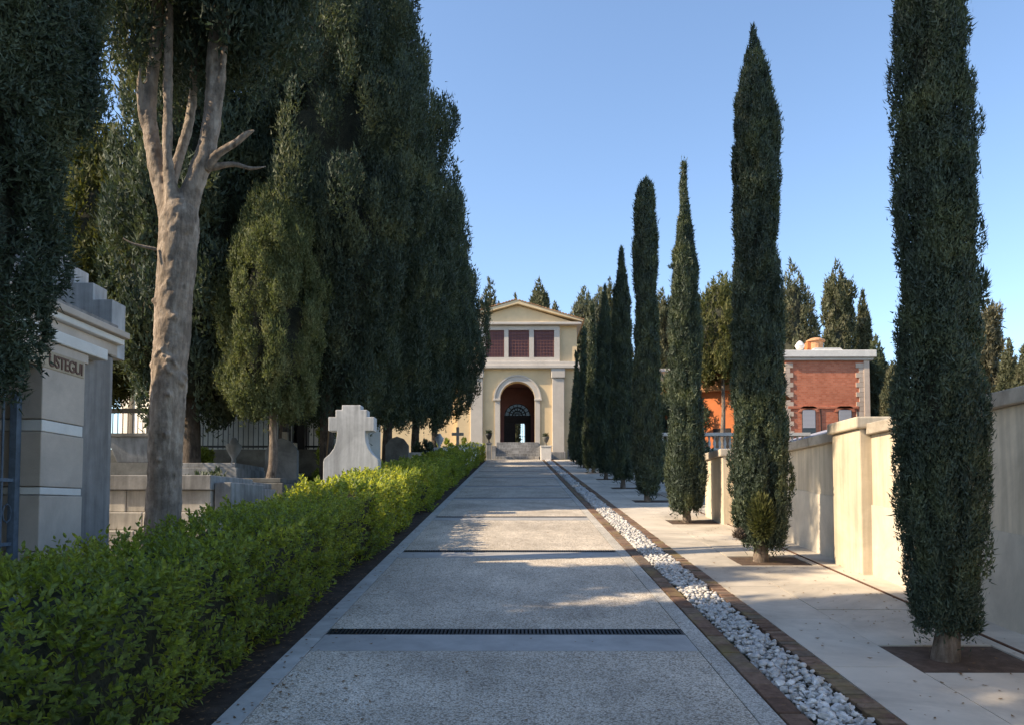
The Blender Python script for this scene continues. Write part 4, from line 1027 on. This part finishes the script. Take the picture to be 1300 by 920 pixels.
# trunks among the left row: pale vine stem on the first tall cypress
vn = MB(); vn.tube([(-.02, -.28, .2), (.05, -.28, .8), (.1, -.26, 1.5), (.12, -.25, 2.3), (.16, -.24, 3.2)], [.02, .018, .018, .015, .01], 8)
first_tall = [o for o in C.objects if o.get('label') == left[0][5]][0]; first_tall.rotation_euler = (0, 0, 0)
vn.build('vine_stem', M['drift'], first_tall)
# shrubs among the graves
GH = 'low shrubs among the graves'
for i, (x, y, rd, h, lab) in enumerate([(-4.3, 11.0, .5, .5, 'low dark shrub right of the pale block tomb'), (-6.3, 15.4, .8, .7, 'low shrub in front of the low dark fence wall'),
        (-7.9, 19.0, .6, 1.3, 'leafy shrub against the iron fence'), (-4.9, 19.6, .5, 1.6, 'light green shrub between the trunks left of the white gravestone'),
        (-3.6, 29.5, .5, 1.2, 'shrub among the far trunks behind the hedge'), (-2.9, 35.0, .6, 1.2, 'flowering shrub near the far end of the hedge'), (-5.6, 11.9, .6, .6, 'dark shrub behind the pale block tomb')]):
    t = empty('shrub', (x, y, gz(y)), 0, lab, 'shrub', GH); g = np.random.default_rng(900+i)
    cs = [(g.normal(0, rd*.45), g.normal(0, rd*.45), g.uniform(.1, h)) for _ in range(22)]
    V, F = clumps(cs, .2*max(.7, rd), 110, .11, .06, 900+i); o = link_mesh('foliage', fast_mesh('foliage', V, F), M['hedge' if i in (2, 3, 5) else 'cyp_row'], t); o['kind'] = 'stuff'
    MB().tube([(0, 0, -.1), (0, 0, h*.7)], [.03, .015], 8).build('stem', M['bark_dark'], t)

# ------------------------------------------------------------------ background trees behind the gatehouse and the wall
def bgt(px, topy, wpx, Y, mat, lab, prof='cone', name='distant_cypress', h0=.6, seed=0, wob=.2):
    X = (px-655)*Y/975; zt = 1.6+(645-topy)*Y/975; zb = gz(min(Y, 62), -.05); H = zt-zb; rd = wpx/2*Y/975
    rd *= 1.12; pf = {'cone': cone_prof(rd, .2, 2.3, .7), 'col': col_prof(rd, .82, .1, .03, .82), 'round': ell_prof(rd)}[prof]
    tree(name, lab, X, Y, H, pf, h0, .16, mat, plume=max(.2, rd*.22), L=.006*Y, W=.0022*Y, dens=17000 if wpx > 20 else 7000, seed=700+seed, group='cypresses beyond the wall and gatehouse', wob=wob, core=.78, ground_z=zb, trunk_top=.5)
bgt(622, 348, 40, 60, 'cyp_bg', 'distant cypress with a blunt top behind the left of the gatehouse roof', 'cone', seed=1)
bgt(655, 373, 8, 66, 'cyp_bg', 'tiny distant cypress tip just left of the gatehouse roof peak', 'cone', seed=2)
bgt(685, 352, 26, 62, 'cyp_bg', 'distant cypress behind the gatehouse roof right of its peak', 'col', seed=3)
bgt(706, 384, 26, 66, 'cyp_bg', 'low distant treetop behind the right slope of the gatehouse roof', 'round', seed=4)
bgt(742, 362, 34, 56, 'pine', 'grey green loose tree behind the right end of the gatehouse', 'round', 'distant_tree', seed=5, wob=.35)
bgt(763, 360, 30, 54, 'pine', 'second grey green loose tree right of the gatehouse', 'round', 'distant_tree', seed=6, wob=.35)
bgt(776, 350, 18, 44, 'cyp_bg', 'slim distant cypress just left of the ragged slender one', 'col', seed=7)
bgt(842, 365, 34, 50, 'cyp_bg', 'lit cypress between the fourth and third slender ones', 'col', seed=8)
bgt(889, 371, 20, 52, 'cyp_bg', 'narrow cypress just right of the third slender one', 'col', seed=9)
bgt(919, 342, 66, 37, 'cyp_olive', 'wide olive cypress left of the second slender one, over the orange house', 'cone', seed=10, h0=4.2)
bgt(1010, 327, 58, 51, 'cyp_bg', 'dark broad cypress behind the left of the red brick house', 'cone', seed=11)
bgt(1067, 329, 32, 60, 'cyp_bg', 'tall brownish cypress behind the middle of the red brick house', 'col', seed=12)
bgt(1099, 365, 24, 62, 'cyp_bg', 'shorter cypress behind the right of the red brick house', 'cone', seed=13)
bgt(1115, 425, 30, 47, 'cyp_dark', 'dark narrow cypress touching the right side of the red brick house', 'cone', seed=14)
bgt(1136, 458, 24, 42, 'cyp_bg', 'low cypress just right of the red brick house', 'cone', seed=15)
bgt(1250, 371, 40, 40, 'cyp_brown', 'brown tinged cypress above the wall right of the nearest slender one', 'col', seed=16)
bgt(1284, 432, 24, 38, 'cyp_bg', 'small cypress above the wall near the right edge', 'cone', seed=17)
bgt(1303, 440, 24, 36, 'cyp_bg', 'small cypress at the right edge above the wall', 'cone', seed=18)
bgt(1200, 440, 40, 50, 'cyp_bg', 'cypress hidden behind the nearest slender one', 'cone', seed=19)
bgt(868, 470, 60, 40, 'cyp_dark', 'dark low tree behind the balustrade', 'round', seed=20)
bgt(800, 440, 46, 46, 'cyp_bg', 'cypress between the fourth and fifth slender ones', 'cone', seed=21)
bgt(956, 440, 50, 54, 'cyp_bg', 'cypress behind the second slender one', 'cone', seed=22)
# shrubs in the shade beyond the wall end
for i, (x, y, h) in enumerate([(4.6, 19.5, .9), (5.2, 22.5, 1.1), (4.7, 26.0, 1.0), (5.4, 30.0, 1.2)]):
    t = empty('shrub', (x, y, gz(y)), 0, ['dark leafy shrub just past the end of the cream wall', 'dark leafy shrub behind the fifth slender cypress', 'dark leafy shrub behind the sixth slender cypress', 'farthest dark leafy shrub behind the slender cypresses, before the balustrade'][i], 'shrub', 'shrubs past the end of the wall'); g = np.random.default_rng(950+i)
    cs = [(g.normal(0, .4), g.normal(0, .4), g.uniform(.1, h)) for _ in range(30)]
    V, F = clumps(cs, .22, 110, .12, .06, 950+i); o = link_mesh('foliage', fast_mesh('foliage', V, F), M['cyp_row'], t); o['kind'] = 'stuff'
    MB().tube([(0, 0, -.1), (0, 0, h*.7)], [.03, .015], 8).build('stem', M['bark_dark'], t)
